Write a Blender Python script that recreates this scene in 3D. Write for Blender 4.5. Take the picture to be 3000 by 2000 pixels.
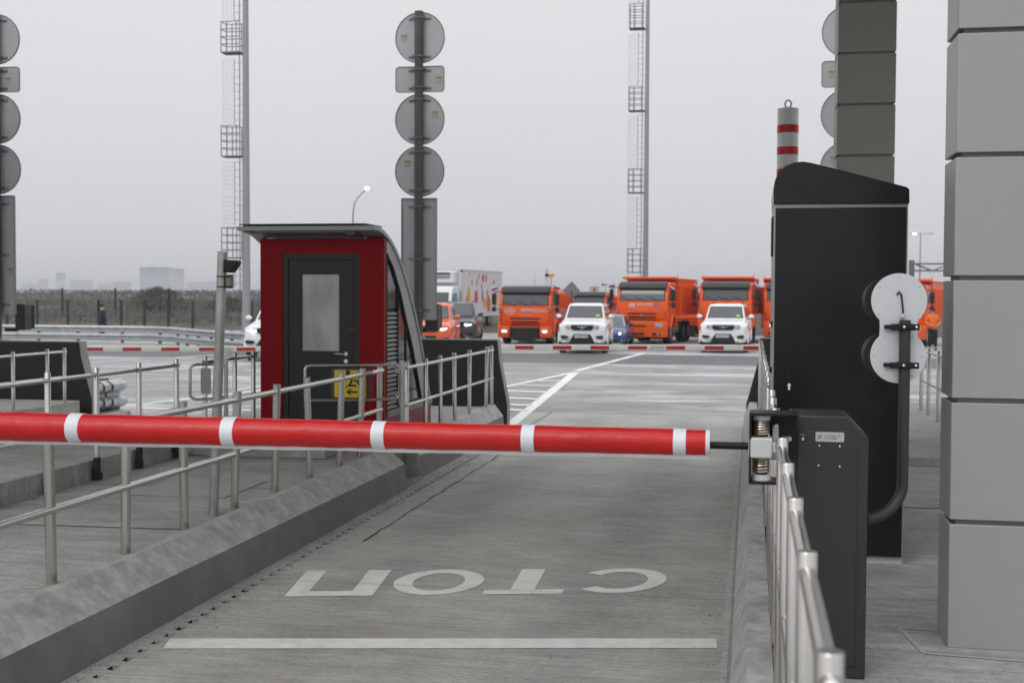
import bpy, bmesh, math, random
from mathutils import Vector, Matrix
random.seed(7)
PI = math.pi
S = bpy.context.scene
COL = S.collection
for o in list(bpy.data.objects):
    bpy.data.objects.remove(o)

# ------------------------------------------------------------------ camera
FPX, CAM_H, ROLL = 3700.0, 2.25, 0.005          # focal length in pixels of a 3000 px wide frame
yaw = math.atan((2198 - 1500) / FPX)
pitch = math.atan((1000 - (869 - ROLL * 698)) / FPX)
F0 = Vector((-math.sin(yaw), math.cos(yaw), 0)); R0 = Vector((math.cos(yaw), math.sin(yaw), 0)); U0 = Vector((0, 0, 1))
CF = F0 * math.cos(pitch) - U0 * math.sin(pitch)
CU = U0 * math.cos(pitch) + F0 * math.sin(pitch)
CR = R0 * math.cos(ROLL) + CU * math.sin(ROLL)
CU = CU * math.cos(ROLL) - R0 * math.sin(ROLL)
cam = bpy.data.cameras.new('camera'); camo = bpy.data.objects.new('camera', cam); COL.objects.link(camo)
camo.matrix_world = Matrix(((CR.x, CU.x, -CF.x, 0), (CR.y, CU.y, -CF.y, 0), (CR.z, CU.z, -CF.z, CAM_H), (0, 0, 0, 1)))
cam.sensor_width = 36; cam.lens = FPX / 3000 * 36
cam.clip_start = 0.1; cam.clip_end = 9000
cam.dof.use_dof = True; cam.dof.focus_distance = 8.5; cam.dof.aperture_fstop = 3.4
S.camera = camo

def ray(px, py): return CF + CR * ((px - 1500) / FPX) - CU * ((py - 1000) / FPX)
def onz(px, py, z=0.0):                           # survey helper: point of the photo on the level z
    d = ray(px, py); return Vector((0, 0, CAM_H)) + d * ((z - CAM_H) / d.z)
def ony(px, py, y):                               # ... or on the plane at distance y
    d = ray(px, py); return Vector((0, 0, CAM_H)) + d * (y / d.y)

# ------------------------------------------------------------------ sky and sun (overcast)
W = bpy.data.worlds.new('World'); S.world = W; W.use_nodes = True
nt = W.node_tree; nt.nodes.clear(); N = nt.nodes.new; L = nt.links.new
SUN_EL, SUN_AZ = math.radians(42), math.radians(205)
out = N('ShaderNodeOutputWorld'); bg = N('ShaderNodeBackground'); bg.inputs['Strength'].default_value = 0.1
sky = N('ShaderNodeTexSky'); sky.sky_type = 'NISHITA'; sky.sun_disc = False
sky.sun_elevation = SUN_EL; sky.sun_rotation = SUN_AZ; sky.dust_density = 4; sky.air_density = 1
hs = N('ShaderNodeHueSaturation'); hs.inputs['Saturation'].default_value = 0.15
L(sky.outputs[0], hs.inputs['Color'])
tc = N('ShaderNodeTexCoord'); sp = N('ShaderNodeSeparateXYZ'); L(tc.outputs['Generated'], sp.inputs[0])
cl = N('ShaderNodeClamp'); L(sp.outputs['Z'], cl.inputs[0])
rp = N('ShaderNodeValToRGB'); L(cl.outputs[0], rp.inputs[0])
els = rp.color_ramp.elements
els[0].position = 0.0; els[0].color = (0.188, 0.189, 0.193, 1)
els[1].position = 1.0; els[1].color = (0.42, 0.43, 0.445, 1)
e = els.new(0.22); e.color = (0.222, 0.2245, 0.229, 1)
nz = N('ShaderNodeTexNoise'); nz.inputs['Scale'].default_value = 2.2; nz.inputs['Detail'].default_value = 3
L(tc.outputs['Generated'], nz.inputs['Vector'])
mr = N('ShaderNodeMapRange'); mr.inputs['To Min'].default_value = 34.0; mr.inputs['To Max'].default_value = 37.5
L(nz.outputs['Fac'], mr.inputs['Value'])
vm = N('ShaderNodeVectorMath'); vm.operation = 'SCALE'; L(rp.outputs[0], vm.inputs[0]); L(mr.outputs[0], vm.inputs['Scale'])
mx = N('ShaderNodeMix'); mx.data_type = 'RGBA'; mx.inputs['Factor'].default_value = 0.94
L(hs.outputs[0], mx.inputs['A']); L(vm.outputs[0], mx.inputs['B'])
L(mx.outputs['Result'], bg.inputs['Color']); L(bg.outputs[0], out.inputs[0])

sl = bpy.data.lights.new('sun', 'SUN'); sl.energy = 0.6; sl.angle = math.radians(25); sl.color = (1, 0.97, 0.93)
so = bpy.data.objects.new('sun', sl); COL.objects.link(so)
so.rotation_euler = (PI / 2 - SUN_EL, 0, math.radians(-25)); so.location = (0, -20, 40)

vs = S.view_settings; vs.view_transform = 'Standard'; vs.look = 'None'; vs.gamma = 1; vs.use_curve_mapping = False
vs.exposure = 0.0
S.render.engine = 'CYCLES'; S.cycles.use_denoising = True; S.cycles.max_bounces = 7; S.cycles.volume_bounces = 0
S.cycles.caustics_reflective = False; S.cycles.caustics_refractive = False; S.cycles.sample_clamp_indirect = 6

# ------------------------------------------------------------------ materials
MATS = {}
def M(name, col, rough=0.5, metal=0.0, var=0.12, scale=6.0, bump=0.0, bscale=60.0, stretch=(1, 1, 1), emit=None, es=1.0,
      coat=0.0, dirt=0.0, dirtcol=(0.12, 0.11, 0.1), trans=0.0, alpha=None, spec=0.5):
    if name in MATS: return MATS[name]
    m = bpy.data.materials.new(name); m.use_nodes = True; t = m.node_tree; b = t.nodes['Principled BSDF']
    n = t.nodes.new; l = t.links.new
    b.inputs['Roughness'].default_value = rough; b.inputs['Metallic'].default_value = metal
    b.inputs['Coat Weight'].default_value = coat; b.inputs['Coat Roughness'].default_value = 0.08
    b.inputs['Specular IOR Level'].default_value = spec
    b.inputs['Transmission Weight'].default_value = trans
    if alpha is not None: b.inputs['Alpha'].default_value = alpha
    c = n('ShaderNodeTexCoord'); mp = n('ShaderNodeMapping'); mp.inputs['Scale'].default_value = stretch
    l(c.outputs['Object'], mp.inputs[0])
    nz = n('ShaderNodeTexNoise'); nz.inputs['Scale'].default_value = scale; nz.inputs['Detail'].default_value = 5
    l(mp.outputs[0], nz.inputs['Vector'])
    r = n('ShaderNodeMapRange'); r.inputs['From Min'].default_value = 0.25; r.inputs['From Max'].default_value = 0.75
    r.inputs['To Min'].default_value = 1 - var; r.inputs['To Max'].default_value = 1 + var
    l(nz.outputs['Fac'], r.inputs['Value'])
    v = n('ShaderNodeVectorMath'); v.operation = 'SCALE'; v.inputs[0].default_value = col[:3]; l(r.outputs[0], v.inputs['Scale'])
    src = v.outputs[0]
    if dirt > 0:
        d = n('ShaderNodeTexNoise'); d.inputs['Scale'].default_value = scale * 0.35; d.inputs['Detail'].default_value = 8; d.inputs['Roughness'].default_value = 0.7
        l(c.outputs['Object'], d.inputs['Vector'])
        dr = n('ShaderNodeMapRange'); dr.inputs['From Min'].default_value = 0.45; dr.inputs['From Max'].default_value = 0.75; dr.inputs['To Max'].default_value = dirt
        l(d.outputs['Fac'], dr.inputs['Value'])
        mm = n('ShaderNodeMix'); mm.data_type = 'RGBA'; mm.inputs['B'].default_value = (*dirtcol, 1)
        l(dr.outputs[0], mm.inputs['Factor']); l(src, mm.inputs['A']); src = mm.outputs['Result']
    l(src, b.inputs['Base Color'])
    if rough > 0.05:
        rr = n('ShaderNodeMapRange'); rr.inputs['To Min'].default_value = max(0.02, rough * 0.8); rr.inputs['To Max'].default_value = min(1, rough * 1.2)
        l(nz.outputs['Fac'], rr.inputs['Value']); l(rr.outputs[0], b.inputs['Roughness'])
    if bump > 0:
        bn = n('ShaderNodeTexNoise'); bn.inputs['Scale'].default_value = bscale; bn.inputs['Detail'].default_value = 6
        l(mp.outputs[0], bn.inputs['Vector'])
        bp = n('ShaderNodeBump'); bp.inputs['Strength'].default_value = bump; bp.inputs['Distance'].default_value = 0.01
        l(bn.outputs['Fac'], bp.inputs['Height']); l(bp.outputs[0], b.inputs['Normal'])
    if emit:
        b.inputs['Emission Color'].default_value = (*emit, 1); b.inputs['Emission Strength'].default_value = es
    MATS[name] = m
    return m

def ground_mat(name, base, streak=0.12, stain=0.25, white=0.0, wcol=(0.5, 0.5, 0.49), speck=0.15, rough=0.75, bx=1.0, by=26.0, tyre=0.0, bump=0.25):
    """cast concrete or asphalt laid out in world metres: broomed streaks across the lane, stains, salt bloom"""
    m = bpy.data.materials.new(name); m.use_nodes = True; t = m.node_tree; b = t.nodes['Principled BSDF']
    n = t.nodes.new; l = t.links.new
    g = n('ShaderNodeNewGeometry')
    def noise(sx, sy, sc, det=6, ro=0.6, dist=0.0):
        mp = n('ShaderNodeMapping'); mp.inputs['Scale'].default_value = (sx, sy, 1); l(g.outputs['Position'], mp.inputs[0])
        z = n('ShaderNodeTexNoise'); z.inputs['Scale'].default_value = sc; z.inputs['Detail'].default_value = det
        z.inputs['Roughness'].default_value = ro; z.inputs['Distortion'].default_value = dist
        l(mp.outputs[0], z.inputs['Vector']); return z.outputs['Fac']
    def rng(s, a, c, lo, hi):
        r = n('ShaderNodeMapRange'); r.inputs['From Min'].default_value = a; r.inputs['From Max'].default_value = c
        r.inputs['To Min'].default_value = lo; r.inputs['To Max'].default_value = hi; l(s, r.inputs['Value']); return r.outputs[0]
    def mul(a, c):
        x = n('ShaderNodeMath'); x.operation = 'MULTIPLY'; l(a, x.inputs[0]); l(c, x.inputs[1]); return x.outputs[0]
    st = noise(bx, by, 1.0, 5, 0.65, 0.4)
    big = noise(0.6, 0.9, 1.0, 7, 0.62)
    fine = noise(1, 1, 70.0, 4, 0.7)
    mid = noise(1.0, 2.2, 2.6, 8, 0.78)
    grain = noise(1.0, 1.8, 16.0, 5, 0.75)
    pit = noise(1.0, 1.0, 34.0, 3, 0.6)
    k = mul(mul(rng(st, .3, .7, 1 - streak, 1 + streak), rng(big, .32, .68, 1 - stain, 1 + stain * .6)),
            mul(rng(fine, .3, .7, 1 - speck, 1 + speck), rng(mid, .3, .7, .80, 1.18)))
    k = mul(mul(k, rng(grain, .3, .7, .80, 1.18)), rng(pit, .60, .72, 1.0, .72))
    if tyre > 0:
        sx = n('ShaderNodeSeparateXYZ'); l(g.outputs['Position'], sx.inputs[0]); tr_ = None
        for c0 in (-2.85, -1.12):
            a = n('ShaderNodeMath'); a.operation = 'SUBTRACT'; l(sx.outputs['X'], a.inputs[0]); a.inputs[1].default_value = c0
            a2 = n('ShaderNodeMath'); a2.operation = 'ABSOLUTE'; l(a.outputs[0], a2.inputs[0])
            w_ = rng(a2.outputs[0], .12, .5, 1 - tyre, 1.0); tr_ = w_ if tr_ is None else mul(tr_, w_)
        k = mul(k, tr_)
    v = n('ShaderNodeVectorMath'); v.operation = 'SCALE'; v.inputs[0].default_value = base; l(k, v.inputs['Scale'])
    src = v.outputs[0]
    # warm grime islands
    gr = rng(noise(0.5, 0.35, 1.3, 8, 0.7), .5, .72, 0, .45)
    mm = n('ShaderNodeMix'); mm.data_type = 'RGBA'; mm.inputs['B'].default_value = (base[0] * .62, base[1] * .56, base[2] * .48, 1)
    l(gr, mm.inputs['Factor']); l(src, mm.inputs['A']); src = mm.outputs['Result']
    if white > 0:
        wm = mul(rng(noise(.10, .42, 1.0, 9, 0.68, 1.2), .50, .64, 0, 1), rng(noise(.8, 3., 1.6, 6, 0.75), .38, .60, .1, 1))
        wf = n('ShaderNodeMath'); wf.operation = 'MULTIPLY'; wf.inputs[1].default_value = white; l(wm, wf.inputs[0])
        m2 = n('ShaderNodeMix'); m2.data_type = 'RGBA'; m2.inputs['B'].default_value = (*wcol, 1)
        l(wf.outputs[0], m2.inputs['Factor']); l(src, m2.inputs['A']); src = m2.outputs['Result']
    l(src, b.inputs['Base Color']); b.inputs['Roughness'].default_value = rough; b.inputs['Specular IOR Level'].default_value = .35
    bp = n('ShaderNodeBump'); bp.inputs['Strength'].default_value = bump; bp.inputs['Distance'].default_value = .008
    l(st, bp.inputs['Height']); bp2 = n('ShaderNodeBump'); bp2.inputs['Strength'].default_value = bump; bp2.inputs['Distance'].default_value = .004
    l(fine, bp2.inputs['Height']); l(bp.outputs[0], bp2.inputs['Normal']); l(bp2.outputs[0], b.inputs['Normal'])
    MATS[name] = m
    return m

# ------------------------------------------------------------------ mesh builder
class MB:
    def __init__(s): s.v = []; s.f = []; s.mi = []; s.cur = 0
    def face(s, *ix): s.f.append(ix); s.mi.append(s.cur)
    def add(s, vs): i = len(s.v); s.v.extend([tuple(p) for p in vs]); return i
    def poly(s, pts): i = s.add(pts); s.face(*range(i, i + len(pts))); return s
    def box(s, x0, x1, y0, y1, z0, z1):
        i = s.add([(x0, y0, z0), (x1, y0, z0), (x1, y1, z0), (x0, y1, z0), (x0, y0, z1), (x1, y0, z1), (x1, y1, z1), (x0, y1, z1)])
        for q in ((0, 3, 2, 1), (4, 5, 6, 7), (0, 1, 5, 4), (1, 2, 6, 5), (2, 3, 7, 6), (3, 0, 4, 7)): s.face(*[i + k for k in q])
        return s
    def prism(s, pts, axis, a0, a1):
        def P(p, a): return {'x': (a, p[0], p[1]), 'y': (p[0], a, p[1]), 'z': (p[0], p[1], a)}[axis]
        n = len(pts); i = s.add([P(p, a0) for p in pts] + [P(p, a1) for p in pts])
        s.face(*[i + k for k in range(n)][::-1]); s.face(*[i + n + k for k in range(n)])
        for k in range(n): s.face(i + k, i + (k + 1) % n, i + n + (k + 1) % n, i + n + k)
        return s
    def loft(s, rings, cap=True, closed=True):
        n = len(rings[0]); ids = [s.add(r) for r in rings]
        for a, b in zip(ids, ids[1:]):
            for k in range(n if closed else n - 1): s.face(a + k, a + (k + 1) % n, b + (k + 1) % n, b + k)
        if cap: s.face(*[ids[0] + k for k in range(n)][::-1]); s.face(*[ids[-1] + k for k in range(n)])
        return s
    def tube(s, path, r, seg=10, cap=True, rs=None, closed=False):
        path = [Vector(p) for p in path]; n = len(path); rings = []
        up = None
        for i, p in enumerate(path):
            if closed: t = path[(i + 1) % n] - path[i - 1]
            else: t = path[min(i + 1, n - 1)] - path[max(i - 1, 0)]
            t.normalize()
            if up is None:
                a = Vector((0, 0, 1)) if abs(t.z) < .9 else Vector((1, 0, 0)); up = t.cross(a).normalized()
            up = (up - t * up.dot(t)).normalized(); w = t.cross(up)
            rr = rs[i] if rs else r
            rings.append([p + (up * math.cos(2 * PI * k / seg) + w * math.sin(2 * PI * k / seg)) * rr for k in range(seg)])
        if closed: rings.append(rings[0])
        return s.loft(rings, cap and not closed)
    def cyl(s, p0, p1, r0, r1=None, seg=14): return s.tube([p0, p1], r0, seg, rs=[r0, r0 if r1 is None else r1])
    def ball(s, c, r, seg=10, rings=7):
        rx, ry, rz = (r, r, r) if not hasattr(r, '__len__') else r
        R = []
        for j in range(rings + 1):
            a = PI * (j / rings) * .998 + .001
            R.append([(c[0] + rx * math.sin(a) * math.cos(2 * PI * k / seg), c[1] + ry * math.sin(a) * math.sin(2 * PI * k / seg), c[2] - rz * math.cos(a)) for k in range(seg)])
        return s.loft(R)
    def disc(s, c, r, axis, t, seg=28):           # short cylinder along axis, centred at c
        d = {'x': Vector((1, 0, 0)), 'y': Vector((0, 1, 0)), 'z': Vector((0, 0, 1))}[axis] * t / 2
        return s.cyl(Vector(c) - d, Vector(c) + d, r, seg=seg)
    def mesh(s, name, mats, smooth=35):
        me = bpy.data.meshes.new(name); me.from_pydata(s.v, [], s.f)
        mats = mats if isinstance(mats, (list, tuple)) else [mats]
        for m in mats: me.materials.append(m)
        if any(s.mi): me.polygons.foreach_set('material_index', s.mi)
        bm = bmesh.new(); bm.from_mesh(me); bmesh.ops.recalc_face_normals(bm, faces=bm.faces); bm.to_mesh(me); bm.free()
        if smooth:
            me.polygons.foreach_set('use_smooth', [True] * len(me.polygons)); me.set_sharp_from_angle(angle=math.radians(smooth))
        me.update(); return me
    def pieces(s):
        # separate bodies whose bounds do not touch: each becomes an object of its own
        p = list(range(len(s.v)))
        def fd(a):
            while p[a] != a: p[a] = p[p[a]]; a = p[a]
            return a
        for f in s.f:
            for k in f[1:]: p[fd(k)] = fd(f[0])
        bb = {}
        for i, v in enumerate(s.v):
            r = fd(i); b = bb.setdefault(r, [*v, *v])
            for k in range(3): b[k] = min(b[k], v[k]); b[k + 3] = max(b[k + 3], v[k])
        if not 2 <= len(bb) <= 40: return [s]
        ks = list(bb); g = {k: k for k in ks}
        def fg(a):
            while g[a] != a: a = g[a]
            return a
        for i, a in enumerate(ks):
            for b in ks[i + 1:]:
                A, B = bb[a], bb[b]
                if all(A[k] - .004 <= B[k + 3] and B[k] - .004 <= A[k + 3] for k in range(3)): g[fg(a)] = fg(b)
        roots = sorted({fg(k) for k in ks})
        if len(roots) < 2 or len(roots) > 12: return [s]
        outp = []
        for r in roots:
            m = MB(); mp = {}
            for f, mi in zip(s.f, s.mi):
                if fg(fd(f[0])) == r:
                    for k in f:
                        if k not in mp: mp[k] = len(m.v); m.v.append(s.v[k])
                    m.f.append(tuple(mp[k] for k in f)); m.mi.append(mi)
            outp.append(m)
        return outp
    def build(s, name, mats, parent=None, loc=None, bevel=0, smooth=35, world=False, label=None, seg=2, whole=False):
        if parent is not None and not whole:
            ps = s.pieces()
            if len(ps) > 1: return [m.build(name, mats, parent, loc, bevel, smooth, world, label, seg, True) for m in ps][0]
        if world and parent is not None:
            q = parent.location; s.v = [(a - q.x, b - q.y, c - q.z) for a, b, c in s.v]
        o = bpy.data.objects.new(name, s.mesh(name, mats, smooth)); COL.objects.link(o)
        if parent is not None: o.parent = parent
        if loc is not None: o.location = loc
        if bevel:
            bv = o.modifiers.new('bevel', 'BEVEL'); bv.width = bevel; bv.segments = seg; bv.limit_method = 'ANGLE'; bv.angle_limit = math.radians(40)
            bv.harden_normals = False
        if label: o['label'] = label
        return o

def tag(o, label, cat, group=None, kind=None):
    if label: o['label'] = label
    if cat: o['category'] = cat
    if group: o['group'] = group
    if kind: o['kind'] = kind
    return o
def thing(name, label, cat, loc=(0, 0, 0), rz=0.0, group=None):
    o = bpy.data.objects.new(name, None); COL.objects.link(o); o.empty_display_size = .2
    o.location = loc; o.rotation_euler = (0, 0, rz)
    return tag(o, label, cat, group)
def structure(name, mb, mats, **k):
    o = mb.build(name, mats, **k); o['kind'] = 'structure'; return o
def inst(name, me, parent, loc=(0, 0, 0), rot=(0, 0, 0), scale=None, label=None):
    o = bpy.data.objects.new(name, me); COL.objects.link(o); o.parent = parent; o.location = loc; o.rotation_euler = rot
    if scale: o.scale = scale
    if label: o['label'] = label
    return o
def copy_tree(o, parent=None):
    c = o.copy(); COL.objects.link(c)
    if parent is not None: c.parent = parent
    for ch in list(o.children): copy_tree(ch, c)
    return c
def arc(cx, cy, r, a0, a1, n): return [(cx + r * math.cos(math.radians(a0 + (a1 - a0) * k / n)), cy + r * math.sin(math.radians(a0 + (a1 - a0) * k / n))) for k in range(n + 1)]
def rrect(x0, x1, z0, z1, r, n=4):
    return arc(x1 - r, z1 - r, r, 0, 90, n) + arc(x0 + r, z1 - r, r, 90, 180, n) + arc(x0 + r, z0 + r, r, 180, 270, n) + arc(x1 - r, z0 + r, r, 270, 360, n)
def text(name, body, mat, parent, loc, h, width=None, shear=0.0, rot=(PI / 2, 0, 0), ext=0.002, bold=0.0):
    """flat print: lettering standing a hair proud of the surface, as one mesh"""
    cu = bpy.data.curves.new(name, 'FONT'); cu.body = body; cu.size = 1; cu.align_x = 'CENTER'; cu.align_y = 'CENTER'
    cu.resolution_u = 3; cu.shear = shear; cu.offset = bold
    t = bpy.data.objects.new(name, cu); COL.objects.link(t)
    dg = bpy.context.evaluated_depsgraph_get(); dg.update()
    me = bpy.data.meshes.new_from_object(t.evaluated_get(dg)); bpy.data.objects.remove(t); me.name = name
    xs = [v.co.x for v in me.vertices]; ys = [v.co.y for v in me.vertices]
    cx, cy = (min(xs) + max(xs)) / 2, (min(ys) + max(ys)) / 2; sy = h / (max(ys) - min(ys)); sx = sy if width is None else width / (max(xs) - min(xs))
    for v in me.vertices: v.co = ((v.co.x - cx) * sx, (v.co.y - cy) * sy, 0)
    me.materials.clear(); me.materials.append(mat)
    o = bpy.data.objects.new(name, me); COL.objects.link(o)
    if parent is not None: o.parent = parent
    o.location = loc; o.rotation_euler = rot
    return o

# shared materials
STEEL = M('brushed_steel', (.60, .585, .555), .27, 1.0, .08, 3)
STEEL_D = M('dull_steel', (.42, .42, .41), .42, .9, .2, 5)
GALV = M('galvanised', (.5, .52, .53), .45, .75, .18, 4, dirt=.25, dirtcol=(.25, .25, .25))
GALV_SIGN = M('sign_back', (.49, .505, .51), .55, .25, .08, 2.2, dirt=.35, dirtcol=(.42, .43, .43))
GALV_DARK = M('post_zinc', (.11, .112, .11), .55, .5, .3, 5, dirt=.4, dirtcol=(.05, .05, .05), stretch=(1, 1, .3))
BLACK = M('black_plastic', (.010, .010, .011), .45, 0, .1, spec=.3)
BLACKM = M('black_matte', (.014, .014, .014), .75, 0, .15)
RUBBER = M('tyre_rubber', (.016, .016, .016), .8, 0, .2, 8)
ANTHR = M('anthracite_coat', (.010, .010, .0097), .26, 0, .3, 1.2, .02, 400, coat=.05, spec=.38, dirt=.4, dirtcol=(.021, .021, .020))
ANTHR2 = M('anthracite_housing', (.03, .03, .031), .42, 0, .08, 3, .06, 500)
DARKWALL = M('dark_painted_concrete', (.038, .038, .033), .7, 0, .14, 2.5, .15, 40, dirt=.25, dirtcol=(.07, .07, .065))
CONC = M('cast_concrete', (.30, .30, .285), .8, 0, .16, 3.5, .25, 45, dirt=.35, dirtcol=(.2, .195, .18))
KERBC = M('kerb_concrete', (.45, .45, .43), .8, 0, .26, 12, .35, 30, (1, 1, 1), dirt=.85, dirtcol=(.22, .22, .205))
KERBD = M('kerb_dark_face', (.20, .20, .188), .7, 0, .18, 3, .2, 30, dirt=.4, dirtcol=(.075, .075, .07))
GLASS = M('vehicle_glass', (.05, .056, .06), .06, 0, .05, spec=.9)
CHROME = M('chrome', (.75, .75, .75), .15, 1, .02)
WHITEP = M('white_paint', (.8, .81, .82), .3, 0, .03, coat=.3)
ORANGE = M('orange_paint', (.83, .108, .014), .4, 0, .06, 2, coat=.08, spec=.35, dirt=.12, dirtcol=(.35, .09, .04))
MARK = M('road_marking', (.80, .79, .75), .7, 0, .1, 9, .1, 80, dirt=.45, dirtcol=(.46, .45, .42))
# ================================================================== the setting
LANE = ground_mat('lane_concrete', (.435, .424, .396), .18, .18, .30, (.50, .495, .48), .25, .8, 1.4, 30.0, tyre=.14)
APRON = ground_mat('apron_concrete', (.29, .29, .285), .2, .26, .95, (.72, .72, .73), .16, .6, .5, 14.0)
ASPH = ground_mat('asphalt', (.135, .137, .142), .10, .18, .30, (.3, .3, .3), .2, .7, .6, 9.0)
ISLE = ground_mat('island_concrete', (.38, .378, .358), .18, .26, .3, (.48, .48, .46), .24, .8, 1.4, 14.0)
FIELD = ground_mat('field_soil', (.095, .088, .07), .25, .45, .25, (.16, .15, .12), .3, .95, .1, .3)

g = MB().poly([(-3000, -300, -.3), (3000, -300, -.3), (3000, 6000, -.3), (-3000, 6000, -.3)])
structure('field', g, FIELD, smooth=0)
def sheet(name, x0, x1, y0, y1, m, z=0.0):
    return structure(name, MB().poly([(x0, y0, z), (x1, y0, z), (x1, y1, z), (x0, y1, z)]), m, smooth=0)
TX0, TX1 = -3.775, -3.722                              # drain trench between these
sheet('lane_pavement', TX1, -.02, -20, 24, LANE)
sheet('gutter_pavement', -4.3, TX0, -20, 24, LANE)
sheet('toll_apron', -75, -4.3, -20, 24, APRON); sheet('toll_apron', -.02, 75, -20, 24, APRON)
sheet('toll_apron', -75, 75, 24, 41.8, APRON)
sheet('asphalt_strip', -75, 75, 41.8, 48.6, ASPH)
sheet('toll_apron', -75, 75, 48.6, 74, APRON)
bk_ = MB(); rb_ = random.Random(8); XS = [-150 + 12 * k for k in range(26)]; YS = [(84, -.3), (96, .15), (112, .8), (130, .95), (155, 1.1), (200, .9)]
bk_.loft([[(x, yy, zz + (rb_.uniform(-.15, .15) if yy > 84 else 0)) for x in XS] for yy, zz in YS], cap=False, closed=False)
structure('field_bank', bk_, FIELD, smooth=180)
structure('verge', MB().poly([(-75, 74, -.01), (75, 74, -.01), (90, 82, -.28), (-90, 82, -.28)]), FIELD, smooth=0)
# slot drain along the left kerb: open slots with bridges between
tr = MB(); tr.poly([(TX0, -20, -.09), (TX1, -20, -.09), (TX1, 24, -.09), (TX0, 24, -.09)])
tr.poly([(TX0, -20, -.09), (TX0, 24, -.09), (TX0, 24, 0), (TX0, -20, 0)]); tr.poly([(TX1, -20, -.09), (TX1, 24, -.09), (TX1, 24, 0), (TX1, -20, 0)])
structure('drain_trench', tr, M('trench_dark', (.03, .03, .028), .9), smooth=0)
br = MB(); y = -20.0
rr = random.Random(3)
while y < 24:
    ln = .085 + rr.uniform(-.012, .02); j = rr.uniform(-.008, .008)
    br.poly([(TX0, y - .01, .0), (TX1, y + j, .0), (TX1, y + ln + j * .5, .0), (TX0, y + ln + .012, .0)])
    br.poly([(TX0, y - .01, 0), (TX1, y + j, 0), (TX1, y + j, -.05), (TX0, y - .01, -.05)])
    y += .185
structure('drain_cover', br, LANE, smooth=0)
# saw joint beside the drain and across the lane
jm = M('joint_sealant', (.05, .048, .045), .9)
j = MB()
rr = random.Random(5); prev = None
for k in range(40):
    yy = 11 + k * .2; xx = -3.455 + rr.uniform(-.012, .012); w = .004 + rr.uniform(0, .008)
    if prev: j.poly([(prev[0] - prev[2], prev[1], .004), (prev[0] + prev[2], prev[1], .004), (xx + w, yy, .004), (xx - w, yy, .004)])
    prev = (xx, yy, w)
structure('pavement_joint', j, jm, smooth=0)
jt = MB()
for yy in (9.42, 14.6, 20.2): jt.poly([(-3.45, yy - .05, .004), (-.12, yy + .02, .004), (-.12, yy + .028, .004), (-3.45, yy - .042, .004)])
structure('cross_joint', jt, M('joint_light', (.33, .33, .31), .9), smooth=0)

# ---- kerbs: upright face in a darker tone, sloping light face, narrow top
def kerb(name, xs, y0, y1, ys=None):
    """xs: profile [(x,z)] lane side first; y0..y1 run"""
    m = MB(); rk = random.Random(int(abs(y0) * 10)); n = max(2, int((y1 - y0) / .35))
    for k in range(n):
        a, b = y0 + (y1 - y0) * k / n, y0 + (y1 - y0) * (k + 1) / n
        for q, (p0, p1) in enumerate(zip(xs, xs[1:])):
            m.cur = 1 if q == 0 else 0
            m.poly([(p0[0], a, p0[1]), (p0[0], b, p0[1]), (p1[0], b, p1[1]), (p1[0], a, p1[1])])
    for yy in (y0, y1): m.poly([(x, yy, z) for x, z in xs])
    return structure(name, m, [KERBC, KERBD], smooth=25)
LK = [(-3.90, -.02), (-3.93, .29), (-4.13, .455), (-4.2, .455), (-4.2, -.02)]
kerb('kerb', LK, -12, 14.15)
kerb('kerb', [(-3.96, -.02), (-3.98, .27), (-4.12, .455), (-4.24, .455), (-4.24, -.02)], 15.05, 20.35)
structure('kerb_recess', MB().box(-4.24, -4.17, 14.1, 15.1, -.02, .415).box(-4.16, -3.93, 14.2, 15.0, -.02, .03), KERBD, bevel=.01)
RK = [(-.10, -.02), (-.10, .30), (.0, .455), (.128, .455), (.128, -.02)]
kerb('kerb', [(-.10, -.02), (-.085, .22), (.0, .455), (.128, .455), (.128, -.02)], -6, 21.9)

# salt bloom along the foot of the right kerb, grit along the left one
sb = MB(); rk = random.Random(2); pv_ = None
for k in range(120):
    yy = 4 + k * .15; a_ = -.10 - .012; b_ = a_ - .03 - .02 * rk.random()
    if pv_: sb.poly([(a_, pv_[0], .004), (a_, yy, .004), (b_, yy, .004), (pv_[1], pv_[0], .004)])
    pv_ = (yy, b_)
structure('salt_line', sb, M('salt_bloom', (.46, .46, .45), .9, 0, .3, 20, dirt=.6, dirtcol=(.3, .3, .28)), smooth=0)
gb = MB()
for k in range(1500):
    if k < 1000: x, y = -3.9 + abs(rk.gauss(0, .16)), rk.uniform(5, 20)
    elif k < 1300: x, y = -.11 - abs(rk.gauss(0, .10)), rk.uniform(5, 20)
    else: x, y = rk.uniform(-3.5, -.2), rk.uniform(5.5, 16)
    s = rk.uniform(.004, .013); a = rk.uniform(0, 6.28)
    p = [(x + s * math.cos(a + q * 2.09), y + s * math.sin(a + q * 2.09), .001) for q in range(3)]; i0 = gb.add(p + [(x, y, s * .9)])
    for q in ((0, 1, 3), (1, 2, 3), (2, 0, 3)): gb.face(*[i0 + z_ for z_ in q])
o = gb.build('grit', M('grit_stone', (.34, .33, .30), .9, 0, .6, 3), smooth=0); tag(o, 'fine grit scattered along the kerbs of the lane', 'grit', kind='stuff')

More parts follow.
